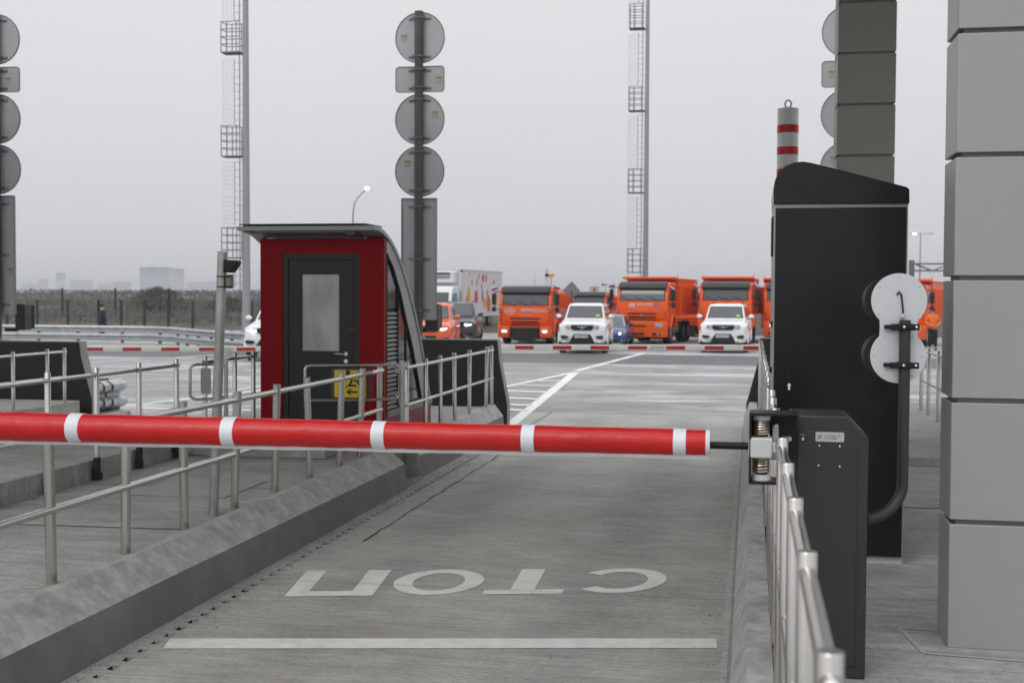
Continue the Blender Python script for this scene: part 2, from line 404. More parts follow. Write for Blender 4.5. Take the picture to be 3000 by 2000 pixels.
# ---- islands
I = .42
def slab(name, x0, x1, y0, y1, z0, z1, m=None, bev=.012): return structure(name, MB().box(x0, x1, y0, y1, z0, z1), m or ISLE, bevel=bev)
slab('island_pavement', -6.32, -4.18, -12, 20.3, -.05, I)
slab('island_step', -6.30, -4.62, 13.35, 15.02, I + .002, .60)
slab('island_platform', -7.7, -6.315, -4, 13.36, -.05, .62)
slab('island_platform', -7.4, -6.315, 13.355, 20.3, -.05, .50)
slab('island_pavement', -15.0, -11.25, 2, 19.8, -.05, I)
slab('island_pavement', .17, 4.2, -6, 14.3, -.05, I)
slab('island_platform', .17, 4.2, 14.3, 21.9, -.05, .505)
structure('island_joint', MB().poly([(.6, 11.36, I + .004), (4.1, 11.5, I + .004), (4.1, 11.525, I + .004), (.6, 11.385, I + .004)])
          .poly([(-6.3, 9.0, I + .004), (-4.3, 9.1, I + .004), (-4.3, 9.125, I + .004), (-6.3, 9.02, I + .004)])
          .poly([(-6.3, 11.1, I + .004), (-4.3, 11.2, I + .004), (-4.3, 11.22, I + .004), (-6.3, 11.115, I + .004)]), jm, smooth=0)
structure('steel_cover', MB().box(-5.55, -4.62, 10.6, 11.6, I, I + .012), M('cover_plate', (.33, .33, .32), .7, .1), bevel=.004)
# grout outline round the near column foot
gm = M('grout_line', (.42, .42, .40), .85, 0, .2, 12)
gl = MB()
for a, b in [((.83, 7.22), (1.04, 7.20)), ((.83, 7.22), (.90, 6.72)), ((.90, 6.72), (1.9, 6.62))]:
    d = Vector((b[0] - a[0], b[1] - a[1])).normalized(); nrm = Vector((-d.y, d.x)) * .012
    gl.poly([(a[0] - nrm.x, a[1] - nrm.y, I + .004), (b[0] - nrm.x, b[1] - nrm.y, I + .004), (b[0] + nrm.x, b[1] + nrm.y, I + .004), (a[0] + nrm.x, a[1] + nrm.y, I + .004)])
structure('grout_line', gl, gm, smooth=0)

# ---- road markings
mk = MB()
def bar(a, b, w, z=.004, w2=None):
    a, b = Vector(a), Vector(b); d = (b - a).normalized(); n = Vector((-d.y, d.x)); w2 = w if w2 is None else w2
    mk.poly([(a.x - n.x * w / 2, a.y - n.y * w / 2, z), (a.x + n.x * w / 2, a.y + n.y * w / 2, z), (b.x + n.x * w2 / 2, b.y + n.y * w2 / 2, z), (b.x - n.x * w2 / 2, b.y - n.y * w2 / 2, z)])
mk.poly([(-3.64, 7.39, .004), (-.185, 8.12, .004), (-.195, 8.35, .004), (-3.70, 7.62, .004)])
structure('stop_line', mk, MARK, smooth=0)
# the letters of СТОП, turned to face the oncoming lane
mk = MB()
def LP(x, v): return (x + v * (.14 - .055 * (x + 3.53)), 9.74 + .245 * (x + 3.53) - v * .88, .004)     # v 0 = foot of the letter (far), 1 = head (near)
def quad(x0, x1, v0, v1): mk.poly([LP(x0, v0), LP(x1, v0), LP(x1, v1), LP(x0, v1)])
quad(-3.53, -3.37, 0, 1); quad(-3.04, -2.86, 0, 1); quad(-3.37, -3.04, .82, 1)
def ring(cx, hw, t, a0, a1, n=30):
    for k in range(n):
        p, q = [math.radians(a0 + (a1 - a0) * s / n) for s in (k, k + 1)]
        o = lambda a, f, h: LP(cx + f * math.cos(a), .5 + h * math.sin(a))
        mk.poly([o(p, hw, .5), o(q, hw, .5), o(q, hw - t, .5 - .155), o(p, hw - t, .5 - .155)])
ring(-2.42, .35, .15, 0, 360, 40)
quad(-1.82, -1.63, 0, .84); quad(-2.02, -1.40, .84, 1.0)
ring(-.99, .37, .15, -142, 138, 34)
structure('road_lettering', mk, MARK, smooth=0)
mk = MB()
bar((-4.05, 21.0), (-5.05, 36.8), .2, w2=.26); bar((-6.3, 27.6), (-5.09, 36.6), .17, w2=.2, z=.008)
for a, b in [((-5.47, 32.7), (-4.9, 33.0)), ((-5.63, 31.1), (-4.78, 31.0)), ((-5.75, 29.1), (-4.62, 29.0)), ((-5.6, 27.3), (-4.5, 26.95)), ((-5.0, 24.55), (-4.3, 24.2)), ((-5.6, 25.6), (-4.4, 25.4))]: bar(a, b, .33, .012)
P0, P1 = Vector((-5.12, 37.6)), Vector((-4.1, 50.2))
for k in range(5):
    a = P0.lerp(P1, k / 5); b = P0.lerp(P1, (k + .93) / 5); bar(a, b, .24)
# neighbouring lane, left
bar((-12.3, 23.4), (-9.6, 35), .2); bar((-11.8, 22.9), (-7.3, 23.2), .3, .008); bar((-11.9, 28.0), (-11.0, 37), .14)
bar((-21.5, 37.4), (-20.5, 40), .2); bar((-19.9, 41.4), (-19.3, 44.4), .2); bar((-17, 34), (-13, 50), .16)
structure('lane_markings', mk, MARK, smooth=0)

# ---- blast walls with sign posts, at the island ends
def blast_wall(label, cx, y, mirror=1, hb=1.12, ht=.98, zt=1.49):
    t = thing('blast_wall', label, 'wall', (cx, y, 0), group='dark concrete end walls of the toll islands')
    prof = [(-hb, 0), (hb, 0), (hb + .005, .40), (ht, 1.15), (ht - .03, zt), (-(ht - .03), zt), (-ht, 1.15), (-(hb + .005), .40)]
    m = MB(); m.prism(prof, 'y', 0, .26)
    # front and back painted dark, edges bare concrete
    m.mi = [0 if k < 2 else 1 for k in range(len(m.f))]
    m.build('wall_slab', [DARKWALL, CONC], t, bevel=.012)
    MB().box(-(ht - .035), ht - .035, .01, .25, zt + .001, zt + .012).build('coping', CONC, t)
    return t
blast_wall('dark concrete end wall behind the red booth', -5.16, 21.0)
blast_wall('dark concrete end wall left of the booth lane, cut by the photo edge', -12.45, 20.2, hb=1.2, ht=1.0, zt=1.40)
blast_wall('dark concrete end wall half hidden behind the dark cabinet', 1.12, 21.95, hb=1.17, ht=.98, zt=1.54)

# ---- canopy over the toll lanes (out of frame above, shades the foreground)
cm = M('canopy_soffit', (.30, .30, .30), .6)
t = thing('toll_canopy', 'grey canopy roof over the toll lanes', 'canopy', (0, 0, 6.9))
MB().box(-46, 30, 6.7, 17.2, 0, .9).build('canopy_slab', cm, t)
MB().box(-46.1, 30.1, 17.2, 17.4, -.1, 1.1).box(-46.1, 30.1, 6.5, 6.7, -.1, 1.1).build('fascia', M('fascia_grey', (.3, .3, .3), .5), t)

# ---- cladded columns
def column(label, x0, x1, y0, y1, z0, ztop, mod, first, col, gap=.025, ch=.0):
    t = thing('clad_column', label, 'column', (x0, y0, z0))
    w, d = x1 - x0, y1 - y0
    core = MB().box(.035, w - .035, .035, d - .035, .01, ztop - z0); core.build('core', M('column_core', (.3, .3, .29), .7), t)
    z = 0.0; k = 0
    zs = []
    while z < ztop - z0 - .05:
        h = first if k == 0 else mod
        zs.append((z + (0 if k == 0 else gap / 2), z + h - gap / 2)); z += h; k += 1
    me = {}
    for a, b in zs:
        h = round(b - a, 4)
        for nm, bx in (('front', (.012, w - .012, 0, .022)), ('left', (0, .022, .0, d)), ('back', (.012, w - .012, d - .022, d)), ('right', (w - .022, w, 0, d))):
            if (h, nm) not in me:
                m = MB(); X0, X1, Y0, Y1 = bx
                if nm in ('left', 'right'): m.box(X0, X1, Y0 + .022, Y1 - .022, 0, h)
                else: m.box(X0 - .012, X1 + .012, Y0, Y1, 0, h)
                me[(h, nm)] = m.mesh('panel', col)
            o = inst('panel', me[(h, nm)], t, (0, 0, a))
            bv = o.modifiers.new('bevel', 'BEVEL'); bv.width = .004; bv.segments = 2; bv.limit_method = 'ANGLE'
    return t
PANEL = M('cladding_light', (.37, .37, .355), .42, .15, .04, 1.2, .05, 300, dirt=.22, dirtcol=(.28, .28, .265), stretch=(1, 1, .35))
PANEL_D = M('cladding_grey', (.41, .402, .37), .5, .1, .05, 2, .06, 300)
def colz(py): return ony(2850, py, 6.88).z
column('pale grey panelled column filling the right edge', 1.035, 1.85, 6.87, 7.25, I, 7.0, .635, colz(1529) - I, PANEL)
column('dark grey panelled column behind the tall black cabinet', 1.02, 1.71, 16.1, 16.7, I, 7.0, .625, ony(2500, 456, 16.1).z - I - 5 * .625, PANEL_D, gap=.028)
# ================================================================== railings
def railing(label, pts, z0, zt, group=None, r=.0285, rr=.021, levels=(.93, .47), mount=None, ends=True, lean=0.0):
    """stainless stanchions at pts [(x,y)], tubes through them at the given fractions of the height"""
    h = zt - z0; x0, y0 = pts[0]
    t = thing('handrail', label, 'railing', (x0, y0, z0), group=group)
    pm = MB(); pm.tube([(0, 0, 0), (0, 0, h - .004), (0, 0, h)], r, 16, rs=[r, r, r * .9])
    me = pm.mesh('post', STEEL)
    for k, (x, y) in enumerate(pts):
        o = inst('post', me, t, (x - x0, y - y0, 0), (0, rng.uniform(-.004, .004) + lean, rng.uniform(0, 6)))
        if mount:
            m = MB().box(-.03, mount, -.03, .03, -.03, .03).box(-.035, .035, -.04, .04, -.10, -.03).cyl((0, 0, -.03), (0, 0, .12), r + .006, seg=12)
            m.build('wall_bracket', BLACKM, o, loc=(0, 0, .06), bevel=.004)
    for nm, f in zip(('top_rail', 'lower_rail'), levels):
        m = MB(); path = [(x - x0 + lean * f * h, y - y0, f * h) for x, y in pts]
        a = Vector(path[0]); b = Vector(path[-1]); d = (b - a).normalized() * .045
        m.tube([a - d] + path[1:-1] + [b + d], rr, 12)
        if ends: m.ball(a - d, rr, 10, 6); m.ball(b + d, rr, 10, 6)
        m.build(nm, STEEL, t)
    return t
rng = random.Random(11)
G_R = 'stainless handrails of the toll islands'
def lerpx(y, a, b): return a[0] + (b[0] - a[0]) * (y - a[1]) / (b[1] - a[1])
railing('long steel handrail along the left kerb of the lane, in front of the booth door',
        [(-4.31, y) for y in (3.45, 4.4, 5.35, 6.29, 7.23, 8.19, 9.13, 10.1, 11.03, 11.98, 12.9, 13.62, 14.36)], I, 1.425, G_R, r=.0345, rr=.026, lean=.03)
railing('short steel handrail beside the booth, running back to the dark wall',
        [(-4.16, y) for y in (15.06, 15.98, 16.8, 17.64, 18.6, 19.82, 20.28)], I, 1.425, G_R, lean=.012)
railing('steel handrail along the right kerb, nearest and blurred at the bottom right',
        [(.147, y) for y in (2.3, 3.2, 4.05, 4.9, 5.78, 6.6, 7.3, 8.05, 8.72)], I, 1.62, G_R, r=.0255, rr=.0215, levels=(.955, .5))
railing('steel handrail continuing behind the dark cabinet to the far kerb end',
        [(.147, y) for y in (10.05, 10.9, 11.75, 12.5, 13.2, 14.1, 15.0, 15.9, 16.8, 17.7, 18.55)], I, 1.62, G_R, r=.0255, rr=.0215, levels=(.955, .5))
railing('steel handrail bolted to the low wall behind the near-left handrail',
        [(-6.27, y) for y in (7.0, 7.87, 8.74, 9.6, 10.48, 11.35, 12.22, 13.1)], .47, 1.53, G_R, mount=-.05)
railing('steel handrail behind the camera pole, left of the booth',
        [(-6.27, y) for y in (13.84, 14.71, 15.31)], .47, 1.53, G_R, mount=-.05)
railing('steel handrail on the next island at the left photo edge',
        [(-11.3, y) for y in (15.0, 16.0, 16.95, 17.9, 18.88, 19.4)], I, 1.335, G_R)
railing('steel handrail in the gap between cabinet and pale column',
        [(2.62, y) for y in (15.6, 16.6, 17.6, 18.6, 19.6, 20.4)], .505, 1.5, G_R)
railing('short steel handrail crossing in the gap by the pale column',
        [(2.95, 17.2), (3.05, 18.0), (3.15, 18.8)], .505, 1.5, G_R)
# hazard edging between right kerb and handrail
t = thing('hazard_edging', 'yellow and black striped edging strip behind the right kerb', 'edging', (.131, 2, .30))
ym = M('hazard_yellow', (.36, .25, .02), .6, 0, .3, 12, dirt=.4)
my, mb_ = MB().box(0, .012, 0, .20, 0, .165).mesh('yellow_stripe', ym), MB().box(0, .012, 0, .20, 0, .165).mesh('black_stripe', BLACKM)
for k in range(34): inst('yellow_stripe' if k % 2 else 'black_stripe', my if k % 2 else mb_, t, (0, k * .205, 0))

# swing gates of rounded tube
def gate(label, x, y, w, z0, z1, sign=None, depth=0.0):
    t = thing('swing_gate', label, 'gate', (x, y, z0))
    h = z1 - z0
    p = rrect(0, w, 0, h, .06, 5)
    MB().tube([(a, depth * a / w, b) for a, b in p], .017, 10, closed=True).build('loop_frame', STEEL, t)
    return t
z0, z1 = ony(900, 1172, 13.75).z, ony(900, 1070, 13.75).z
xa, xb = ony(894, 1120, 13.75).x, ony(1166, 1120, 14.1).x
gt = gate('steel tube gate holding the yellow exit sign, before the booth door', xa, 13.75, xb - xa, z0, z1, depth=.42)
MB().cyl((xb - xa + .03, .42, I - z0), (xb - xa + .03, .42, h2 := z1 - z0 + .05), .028).build('gate_post', STEEL, gt)
MB().box(xb - xa - .05, xb - xa + .06, .40, .45, .30, .36).box(xb - xa - .05, xb - xa + .06, .40, .45, .03, .09).build('hinge', STEEL_D, gt, bevel=.004)
# yellow exit sign on its clear plate
SX0, SX1 = ony(978, 1120, 13.7).x, ony(1071, 1120, 13.7).x; SZ0, SZ1 = ony(1020, 1164, 13.7).z, ony(1020, 1084, 13.7).z
sw, sh = SX1 - SX0, SZ1 - SZ0
t = thing('exit_sign', 'yellow sign with black running figure and left arrow, on the tube gate', 'sign', (SX0, 13.72, SZ0))
MB().prism(rrect(-.045, sw + .08, -.02, sh + .02, .035), 'y', .003, .009).build('clear_plate', M('acrylic', (.10, .10, .10), .12, 0, .02, alpha=.35), t)
MB().box(0, sw, -.003, .002, 0, sh).build('yellow_panel', M('sign_yellow', (.80, .58, .02), .45, 0, .05), t)
ink = M('sign_ink', (.015, .013, .01), .6)
a = MB(); ax, az = .37 * sw, .20 * sh
a.prism([(ax, az), (ax + .13 * sw, az + .115 * sh), (ax + .19 * sw, az + .115 * sh), (ax + .105 * sw, az + .035 * sh), (ax + .36 * sw, az + .035 * sh), (ax + .36 * sw, az - .035 * sh),
         (ax + .105 * sw, az - .035 * sh), (ax + .19 * sw, az - .115 * sh), (ax + .13 * sw, az - .115 * sh)], 'y', -.006, -.0045)
a.build('arrow', ink, t, smooth=0)
f = MB()
def limb(pts, w):
    for p, q in zip(pts, pts[1:]):
        p, q = Vector((p[0] * sw, p[1] * sh)), Vector((q[0] * sw, q[1] * sh)); d = (q - p).normalized(); n = Vector((-d.y, d.x)) * w * sh / 2
        f.prism([tuple(p - n - d * .004), tuple(q - n + d * .004), tuple(q + n + d * .004), tuple(p + n - d * .004)], 'y', -.0062, -.0046)
limb([(.47, .86), (.43, .78), (.47, .74)], .035); limb([(.36, .66), (.48, .72), (.58, .60)], .05)
limb([(.56, .62), (.52, .56), (.50, .47)], .07); limb([(.62, .62), (.72, .60), (.80, .46)], .06); limb([(.45, .44), (.60, .44), (.68, .43)], .07)
limb([(.36, .36), (.42, .42), (.54, .45)], .04)
f.prism([(.43 * sw + .028 * math.cos(u * PI / 8), .905 * sh + .03 * math.sin(u * PI / 8)) for u in range(16)], 'y', -.006, -.0045)
f.build('running_figure', ink, t, smooth=0)
sl_ = MB()
for k, (xx, zz) in enumerate([(.72, .64), (.74, .58), (.77, .51), (.79, .46)]): sl_.box(xx * sw, .97 * sw, -.006, -.0045, zz * sh - .002, zz * sh + .002)
sl_.build('speed_lines', ink, t, smooth=0)
# left gate, seen edge on with a blank plate
z0, z1 = ony(560, 1170, 13.2).z, ony(560, 1068, 13.2).z; xa, xb = ony(557, 1110, 13.2).x, ony(632, 1110, 13.2).x
gt = gate('steel tube gate with a blank grey plate, left of the camera pole', xa, 13.2, xb - xa, z0, z1, depth=.28)
MB().prism(rrect(.085, .205, .06, z1 - z0 - .04, .02), 'y', .09, .097).build('blank_plate', M('plate_grey', (.36, .36, .35), .5, .2), gt)
MB().cyl((xb - xa + .0, .28, I + .1 - z0), (xb - xa + .0, .28, z1 - z0 + .05), .024).build('gate_post', STEEL, gt)

# ================================================================== camera pole
b = onz(625, 1509, I); top = ony(652, 737, b.y)
t = thing('camera_pole', 'slim steel pole with a black hooded camera, beside the left handrail', 'pole', b)
dx = top.x - b.x; hz = top.z - b.z
MB().cyl((0, 0, 0), (dx, 0, hz), .040, seg=20).build('pole', STEEL_D, t)
def zof(py): return ony(660, py, b.y).z - b.z
px_ = dx + .040
hd = MB(); za, zb = zof(799), zof(761)
hd.prism([(px_ - .012, zb), (px_ + .108, zb - .006), (px_ + .11, zb - .02), (px_ + .095, zb - .05), (px_ + .06, za + .008), (px_ + .04, za), (px_ - .012, za + .003)], 'y', -.05, .05)
hd.build('camera_hood', BLACK, t, bevel=.012)
zc, zd = zof(845), zof(804)
MB().box(px_ - .002, px_ + .045, -.03, .03, zc, zd).build('mount_box', M('mount_grey', (.16, .16, .155), .5), t, bevel=.004)
for zz in (zof(840), zof(810)):
    MB().tube([(dx + .046 * math.cos(u * PI / 10), .046 * math.sin(u * PI / 10), zz) for u in range(20)], .005, 6, closed=True).cyl((px_, -.035, zz), (px_ + .055, -.035, zz), .006).build('hose_clamp', BLACKM, t)

# ================================================================== near barrier gate
HX, HY = .20, 6.2
t = thing('barrier_gate', 'grey boom barrier across the lane with a red padded arm and white bands', 'barrier', (HX, HY, I))
def hz_(py): return ony(2420, py, HY).z - I
w, ht, ch = .36, hz_(1218), .10
hw = MB(); prof = [(0, 0), (w, 0), (w, ht - ch), (w - ch * .95, ht), (0, ht)]
hw.prism(prof, 'y', .004, .36); hw.build('housing', ANTHR2, t, bevel=.008)
MB().box(-.004, w - .05, .05, .30, .0, .006).build('base_plate', STEEL_D, t)
inp = [(.03, .06), (w - .05, .06), (w - .05, ht - ch - .03), (w - .05 - ch * .78, ht - .075), (.03, ht - .075)]
d = MB(); d.prism(inp, 'y', -.004, .006); door = d.build('door', ANTHR2, t, bevel=.003)
MB().box(.02, w - .02, -.0005, .0035, .005, .05).build('base_skirt', ANTHR2, t)
def hp(px, py): q = ony(px, py, HY); return (q.x - HX, q.z - I)
kx, kz = hp(2352, 1285)
MB().disc((kx, -.006, kz), .011, 'y', .012, 18).build('lock_ring', BLACK, t)
MB().disc((kx, -.012, kz), .0065, 'y', .008, 16).box(kx - .002, kx + .002, -.02, -.012, kz - .001, kz + .014).build('key_lock', CHROME, t)
MB().box(kx - .012, kx + .010, -.006, -.004, kz + .019, kz + .023).build('lock_label', M('label_grey', (.3, .3, .3), .5), t)
for px, py in ((2400, 1305), (2460, 1307), (2398, 1363), (2460, 1366)):
    x, z = hp(px, py); s_ = MB().ball((x, -.004, z), (.0052, .004, .0052), 10, 5); s_.build('screw', CHROME, t)
x, z = hp(2318, 1261); MB().ball((x, -.002, z), (.006, .006, .006)).build('screw', CHROME, t)
(xa, za), (xb, zb) = hp(2389, 1292), hp(2473, 1266)
pl = MB(); pl.prism(rrect(xa, xb, za, zb, .004), 'y', -.0065, -.004); pl.build('name_plate', M('plate_alu', (.55, .56, .57), .35, .5, .03), t)
tg = M('plate_print', (.13, .14, .17), .6); cx = (xa + xb) / 2 + .012; hh = zb - za
text('lettering', 'AUTOMATIC', tg, t, (cx, -.0072, za + hh * .60), hh * .17, (xb - xa) * .60, bold=.01)
text('lettering', 'SYSTEMS', tg, t, (cx - .008, -.0072, za + hh * .35), hh * .17, (xb - xa) * .44, bold=.01)
def as_logo(parent, x, z, h, yy, mat):
    m = MB(); q = lambda a, c: (x + a * h, z + c * h)
    m.prism([q(0, 0), q(.16, 0), q(.86, .86), q(.86, .12), q(1.0, .12), q(1.02, 1.0), q(.80, 1.0)], 'y', yy, yy + .0006)
    m.prism([q(.42, .30), q(.80, .34), q(.80, .42), q(.42, .38)], 'y', yy, yy + .0006)
    m.prism([q(.40, .0), q(.74, .0), q(.80, .22), q(.55, .24), q(.72, .08), q(.40, .08)], 'y', yy - .0002, yy + .0004)
    return m.build('logo', mat, parent, smooth=0)
as_logo(t, xa + .006, za + hh * .27, hh * .46, -.0078, tg)
# break-away hinge: black clip, coil springs, white block
def q_(px, py, yy): v = ony(px, py, yy); return (v.x - HX, v.z - I)
(cx0, cz0), (cx1, cz1) = q_(2193, 1409, 6.10), q_(2325, 1206, 6.10)
xin = q_(2210, 1300, 6.10)[0]
mb = MB(); th = .014
mb.prism(rrect(cx0, cx1 + .02, cz1 - th, cz1, .006), 'y', -.20, -.02)                        # top lip
mb.prism(rrect(cx0, cx1 - .06, cz0, cz0 + th, .006), 'y', -.20, -.02)                         # bottom lip
mb.prism(rrect(cx0, cx0 + .011, cz0 + .004, cz1 - .004, .005), 'y', -.20, -.02)
mb.prism(rrect(cx0, cx1 + .02, cz0 + .10, cz1 - .002, .01), 'y', -.035, -.012)                # back plate
mb.build('hinge_clip', BLACK, t, bevel=.004)
bz0, bz1 = q_(2230, 1335, 6.10)[1], q_(2230, 1276, 6.10)[1]; bx1 = q_(2262, 1300, 6.1)[0]
WB = M('hinge_block_white', (.62, .63, .63), .35, 0, .05)
MB().box(cx0 - .002, bx1, -.20, -.05, bz0, bz1).box(bx1 - .004, bx1 + .02, -.19, -.05, bz0 + .025, bz1 - .022).build('hinge_block', WB, t, bevel=.008)
MB().box(bx1 + .0, bx1 + .03, -.12, -.04, bz0 - .015, bz1 + .055).box(bx1 + .028, -.0, -.09, -.02, bz1 - .026, bz1 - .004).build('hinge_arm', M('hinge_grey', (.40, .40, .39), .4, .3), t, bevel=.006)
MB().disc((bx1 + .018, -.13, bz1 + .052), .009, 'y', .03).build('hinge_pin', STEEL_D, t)
SPR = M('spring_bronze', (.60, .53, .42), .3, .9, .12)
scx, sr = (cx0 + bx1) / 2 + .002, (bx1 - cx0) * .34
def spring(za, zb, n):
    p = [(scx + sr * math.cos(2 * PI * u / 12), -.125 + sr * math.sin(2 * PI * u / 12), za + (zb - za) * u / (12 * n)) for u in range(12 * n + 1)]
    return MB().tube(p, (zb - za) / n * .42, 7).build('spring', SPR, t)
spring(bz1 + .006, cz1 - .042, 6); spring(cz0 + .045, bz0 - .006, 5)
MB().cyl((scx, -.125, cz1 - .038), (scx, -.125, cz1 - th), sr * 1.15, sr * 1.3, 20).cyl((scx, -.125, cz0 + th), (scx, -.125, cz0 + .04), sr * 1.3, sr * 1.15, 20).build('spring_seat', WB, t)
MB().cyl((scx, -.125, cz0 + .01), (scx, -.125, cz1 - .01), sr * .7, seg=12).build('spring_core', BLACKM, t)
# arm
bx_ = bz0 / 2 + bz1 / 2
AE = q_(2073, 1296, 6.08); AT = q_(-60, 1246, 6.08)
MB().cyl((cx0 + .004, -.125, bx_), (AT[0], -.125, AT[1]), .0175, .0175, 16).build('arm', BLACK, t)
RED = M('sleeve_red', (.56, .010, .011), .34, 0, .08, 3, .9, 7, (1, 1, 1), coat=.05, spec=.45, dirt=.18, dirtcol=(.30, .02, .02))
x0, x1 = AT[0] - .6, AE[0]; ns = 160; R = []; rs_ = random.Random(4)
def sleeve_c(x): f = (x - AT[0]) / (AE[0] - AT[0]); return AT[1] + (AE[1] - AT[1]) * f, .0775 + (.0625 - .0775) * f
def wrinkle(x, a): return 1 + .016 * math.sin(x * 17 + a * 2) * math.sin(x * 5.3 + 1) + .018 * math.sin(x * 41 + a * 3 + 2 * math.sin(x * 3)) * max(0, math.sin(x * 2.1)) + .014 * math.sin(x * 90 + a) * max(0, math.sin(x * 1.7 + 2)) ** 3
for k in range(ns + 1):
    x = x0 + (x1 - x0) * k / ns; z, r = sleeve_c(x); ring = []
    for u in range(28):
        a = 2 * PI * u / 28
        wr = wrinkle(x, a)
        e_ = 1.0 if math.sin(a) > -.8 else 1.03
        ring.append((x, -.125 + r * wr * math.cos(a), z + r * wr * e_ * math.sin(a)))
    R.append(ring)
slv = MB().loft(R).build('red_sleeve', RED, t, smooth=60)
WBAND = M('sleeve_white', (.74, .77, .82), .4, 0, .05, 8, .2, 30)
for pc in (181, 532, 875, 1216, 1562):
    pxc = pc * 1.27551; xa = q_(pxc - 18.5, 1290, 6.08)[0]; xb = q_(pxc + 18.5, 1290, 6.08)[0]; R = []
    for k in range(5):
        x = xa + (xb - xa) * k / 4; z, r = sleeve_c(x)
        R.append([(x, -.125 + (r * 1.014 * wrinkle(x, a) + .0012) * math.cos(a), z + (r * 1.014 * wrinkle(x, a) + .0012) * math.sin(a) * (1.0 if math.sin(a) > -.8 else 1.03)) for a in [2 * PI * u / 28 for u in range(28)]])
    MB().loft(R).build('white_band', WBAND, slv, smooth=60)
# pale seam flap along the underside, white end ring
m = MB()
for k in range(40):
    xs_ = [x0 + (x1 + .01 - x0) * q / 40 for q in (k, k + 1)]; P = []
    for x in xs_:
        z, r = sleeve_c(x); zz = z - r * 1.0; P.append((x, zz))
    m.prism([(P[0][0], P[0][1] - .012 - .002 * math.sin(P[0][0] * 9)), (P[1][0], P[1][1] - .012 - .002 * math.sin(P[1][0] * 9)), (P[1][0], P[1][1] + .008), (P[0][0], P[0][1] + .008)], 'y', -.152, -.142)
m.build('seam_flap', M('seam_pale', (.55, .54, .55), .6), slv)
z, r = sleeve_c(x1)
MB().cyl((x1 - .008, -.125, z), (x1 + .012, -.125, z), r * 1.03, r * .98, 28).build('end_ring', WBAND, slv)

# ================================================================== black payment cabinet
CX0, CX1, CY = .152, 1.046, 8.95
def cz(py, px=2460): return ony(px, py, CY).z
t = thing('payment_cabinet', 'tall black payment cabinet with a sloping curved cap beside the lane', 'cabinet', (CX0, CY, I))
w = CX1 - CX0; zt = cz(596) - I; dp = .9
LT = M('cabinet_edge', (.40, .40, .39), .4, .4, .05)
MB().box(0, w, .006, dp, .06, zt).build('body', LT, t, bevel=.004)
MB().box(.012, w - .004, .02, dp - .02, 0, .06).build('plinth', M('plinth_white', (.5, .5, .48), .6), t)
MB().box(.011, w - .011, -.010, .008, .052, zt - .028).build('door', ANTHR, t, bevel=.004)
cp = [(2267, 598), (2266, 556), (2270, 530), (2281, 506), (2300, 487), (2326, 477), (2353, 474), (2378, 478)]
pts = [(ony(a, b_, CY).x - CX0, ony(a, b_, CY).z - I) for a, b_ in cp] + [(ony(a, b_, CY).x - CX0, ony(a, b_, CY).z - I) for a, b_ in ((2655, 548), (2664, 555), (2664, 597))]
MB().prism(pts, 'y', -.016, dp).build('cap', ANTHR, t, bevel=.006)
kx, kz = ony(2313, 1113, CY).x - CX0, ony(2313, 1113, CY).z - I
hb = MB(); hb.prism(rrect(kx - .022, kx + .018, kz - .085, kz + .085, .01), 'y', -.024, -.010); hb.build('handle', BLACK, t, bevel=.004)
kz -= .045
MB().disc((kx - .003, -.027, kz + .012), .012, 'y', .006, 18).box(kx - .010, kx + .004, -.0295, -.0235, kz - .022, kz + .012).build('keyhole', M('key_glint', (.85, .85, .85), .3), t, bevel=.001)  # white base colour stands in for the bright reflection on chrome
MB().box(-.012, .002, .1, .5, zt - .35, zt - .08).box(-.014, .0, .05, .08, 1.62, 1.66).box(-.014, .0, .05, .08, 1.30, 1.34).build('reader_bezel', BLACK, t, bevel=.003)

# ================================================================== figure-eight lane signal on its bent pole
LY = 6.75
def lp(px, py, y=LY): return ony(px, py, y)
c1, c2 = lp(2634, 880), lp(2631, 1043); rad = (lp(2713, 880).x - lp(2548, 880).x) / 2
pb = lp(2652, 1120)
t = thing('lane_signal', 'pale figure-eight backed lane signal on a bent dark pole', 'traffic light', (c2.x, LY, I))
def lo(v): return (v.x - c2.x, v.z - I)
u1, u2 = lo(c1), lo(c2); k = []
wa = 47
pro = arc(u1[0], u1[1], rad, -wa, 180 + wa, 30) + [((u1[0] + u2[0]) / 2 - rad * .67, (u1[1] + u2[1]) / 2)] + arc(u2[0], u2[1], rad, 180 - wa, 360 + wa, 30) + [((u1[0] + u2[0]) / 2 + rad * .67, (u1[1] + u2[1]) / 2)]
bk = MB(); bk.prism(pro, 'y', -.004, .004); bk.build('back_plate', M('signal_back', (.62, .635, .65), .45, .1, .04), t, bevel=.002)
for (ux, uz) in (u1, u2):
    vz = MB(); vz.tube([(ux - .045, .006, uz), (ux - .05, .26, uz)], .12, 26, rs=[.125, .115]); o = vz.build('lamp_housing', BLACK, t)
for a_ in (0, 55, 125, 180, 235, 305):
    for (ux, uz) in (u1, u2):
        s_ = MB().ball((ux + rad * .86 * math.cos(math.radians(a_ + 90 * (uz == u1[1]))), -.004, uz + rad * .86 * math.sin(math.radians(a_ + 90 * (uz == u1[1])))), (.004, .003, .004), 8, 5); s_.build('rivet', STEEL_D, t)
polex = lo(lp(2646, 1100))[0]; zp = lo(lp(2646, 937))[1]
pt = [(polex, -.045, zp), (polex, -.045, lo(lp(2640, 1380))[1])]
ex, ez = lo(lp(2650, 1420)); bx_, bz_ = lo(lp(2540, 1505))
cr = .16
A_, B_ = polex - bx_ + .02, .17
pt = pt[:1] + [(polex, -.045, bz_ + B_ + .05)]
for q in range(13):
    u = PI / 2 * q / 12; pt.append((polex - A_ * (1 - math.cos(u)), -.045 - .12 * (1 - math.cos(u)), bz_ + B_ * (1 - math.sin(u))))
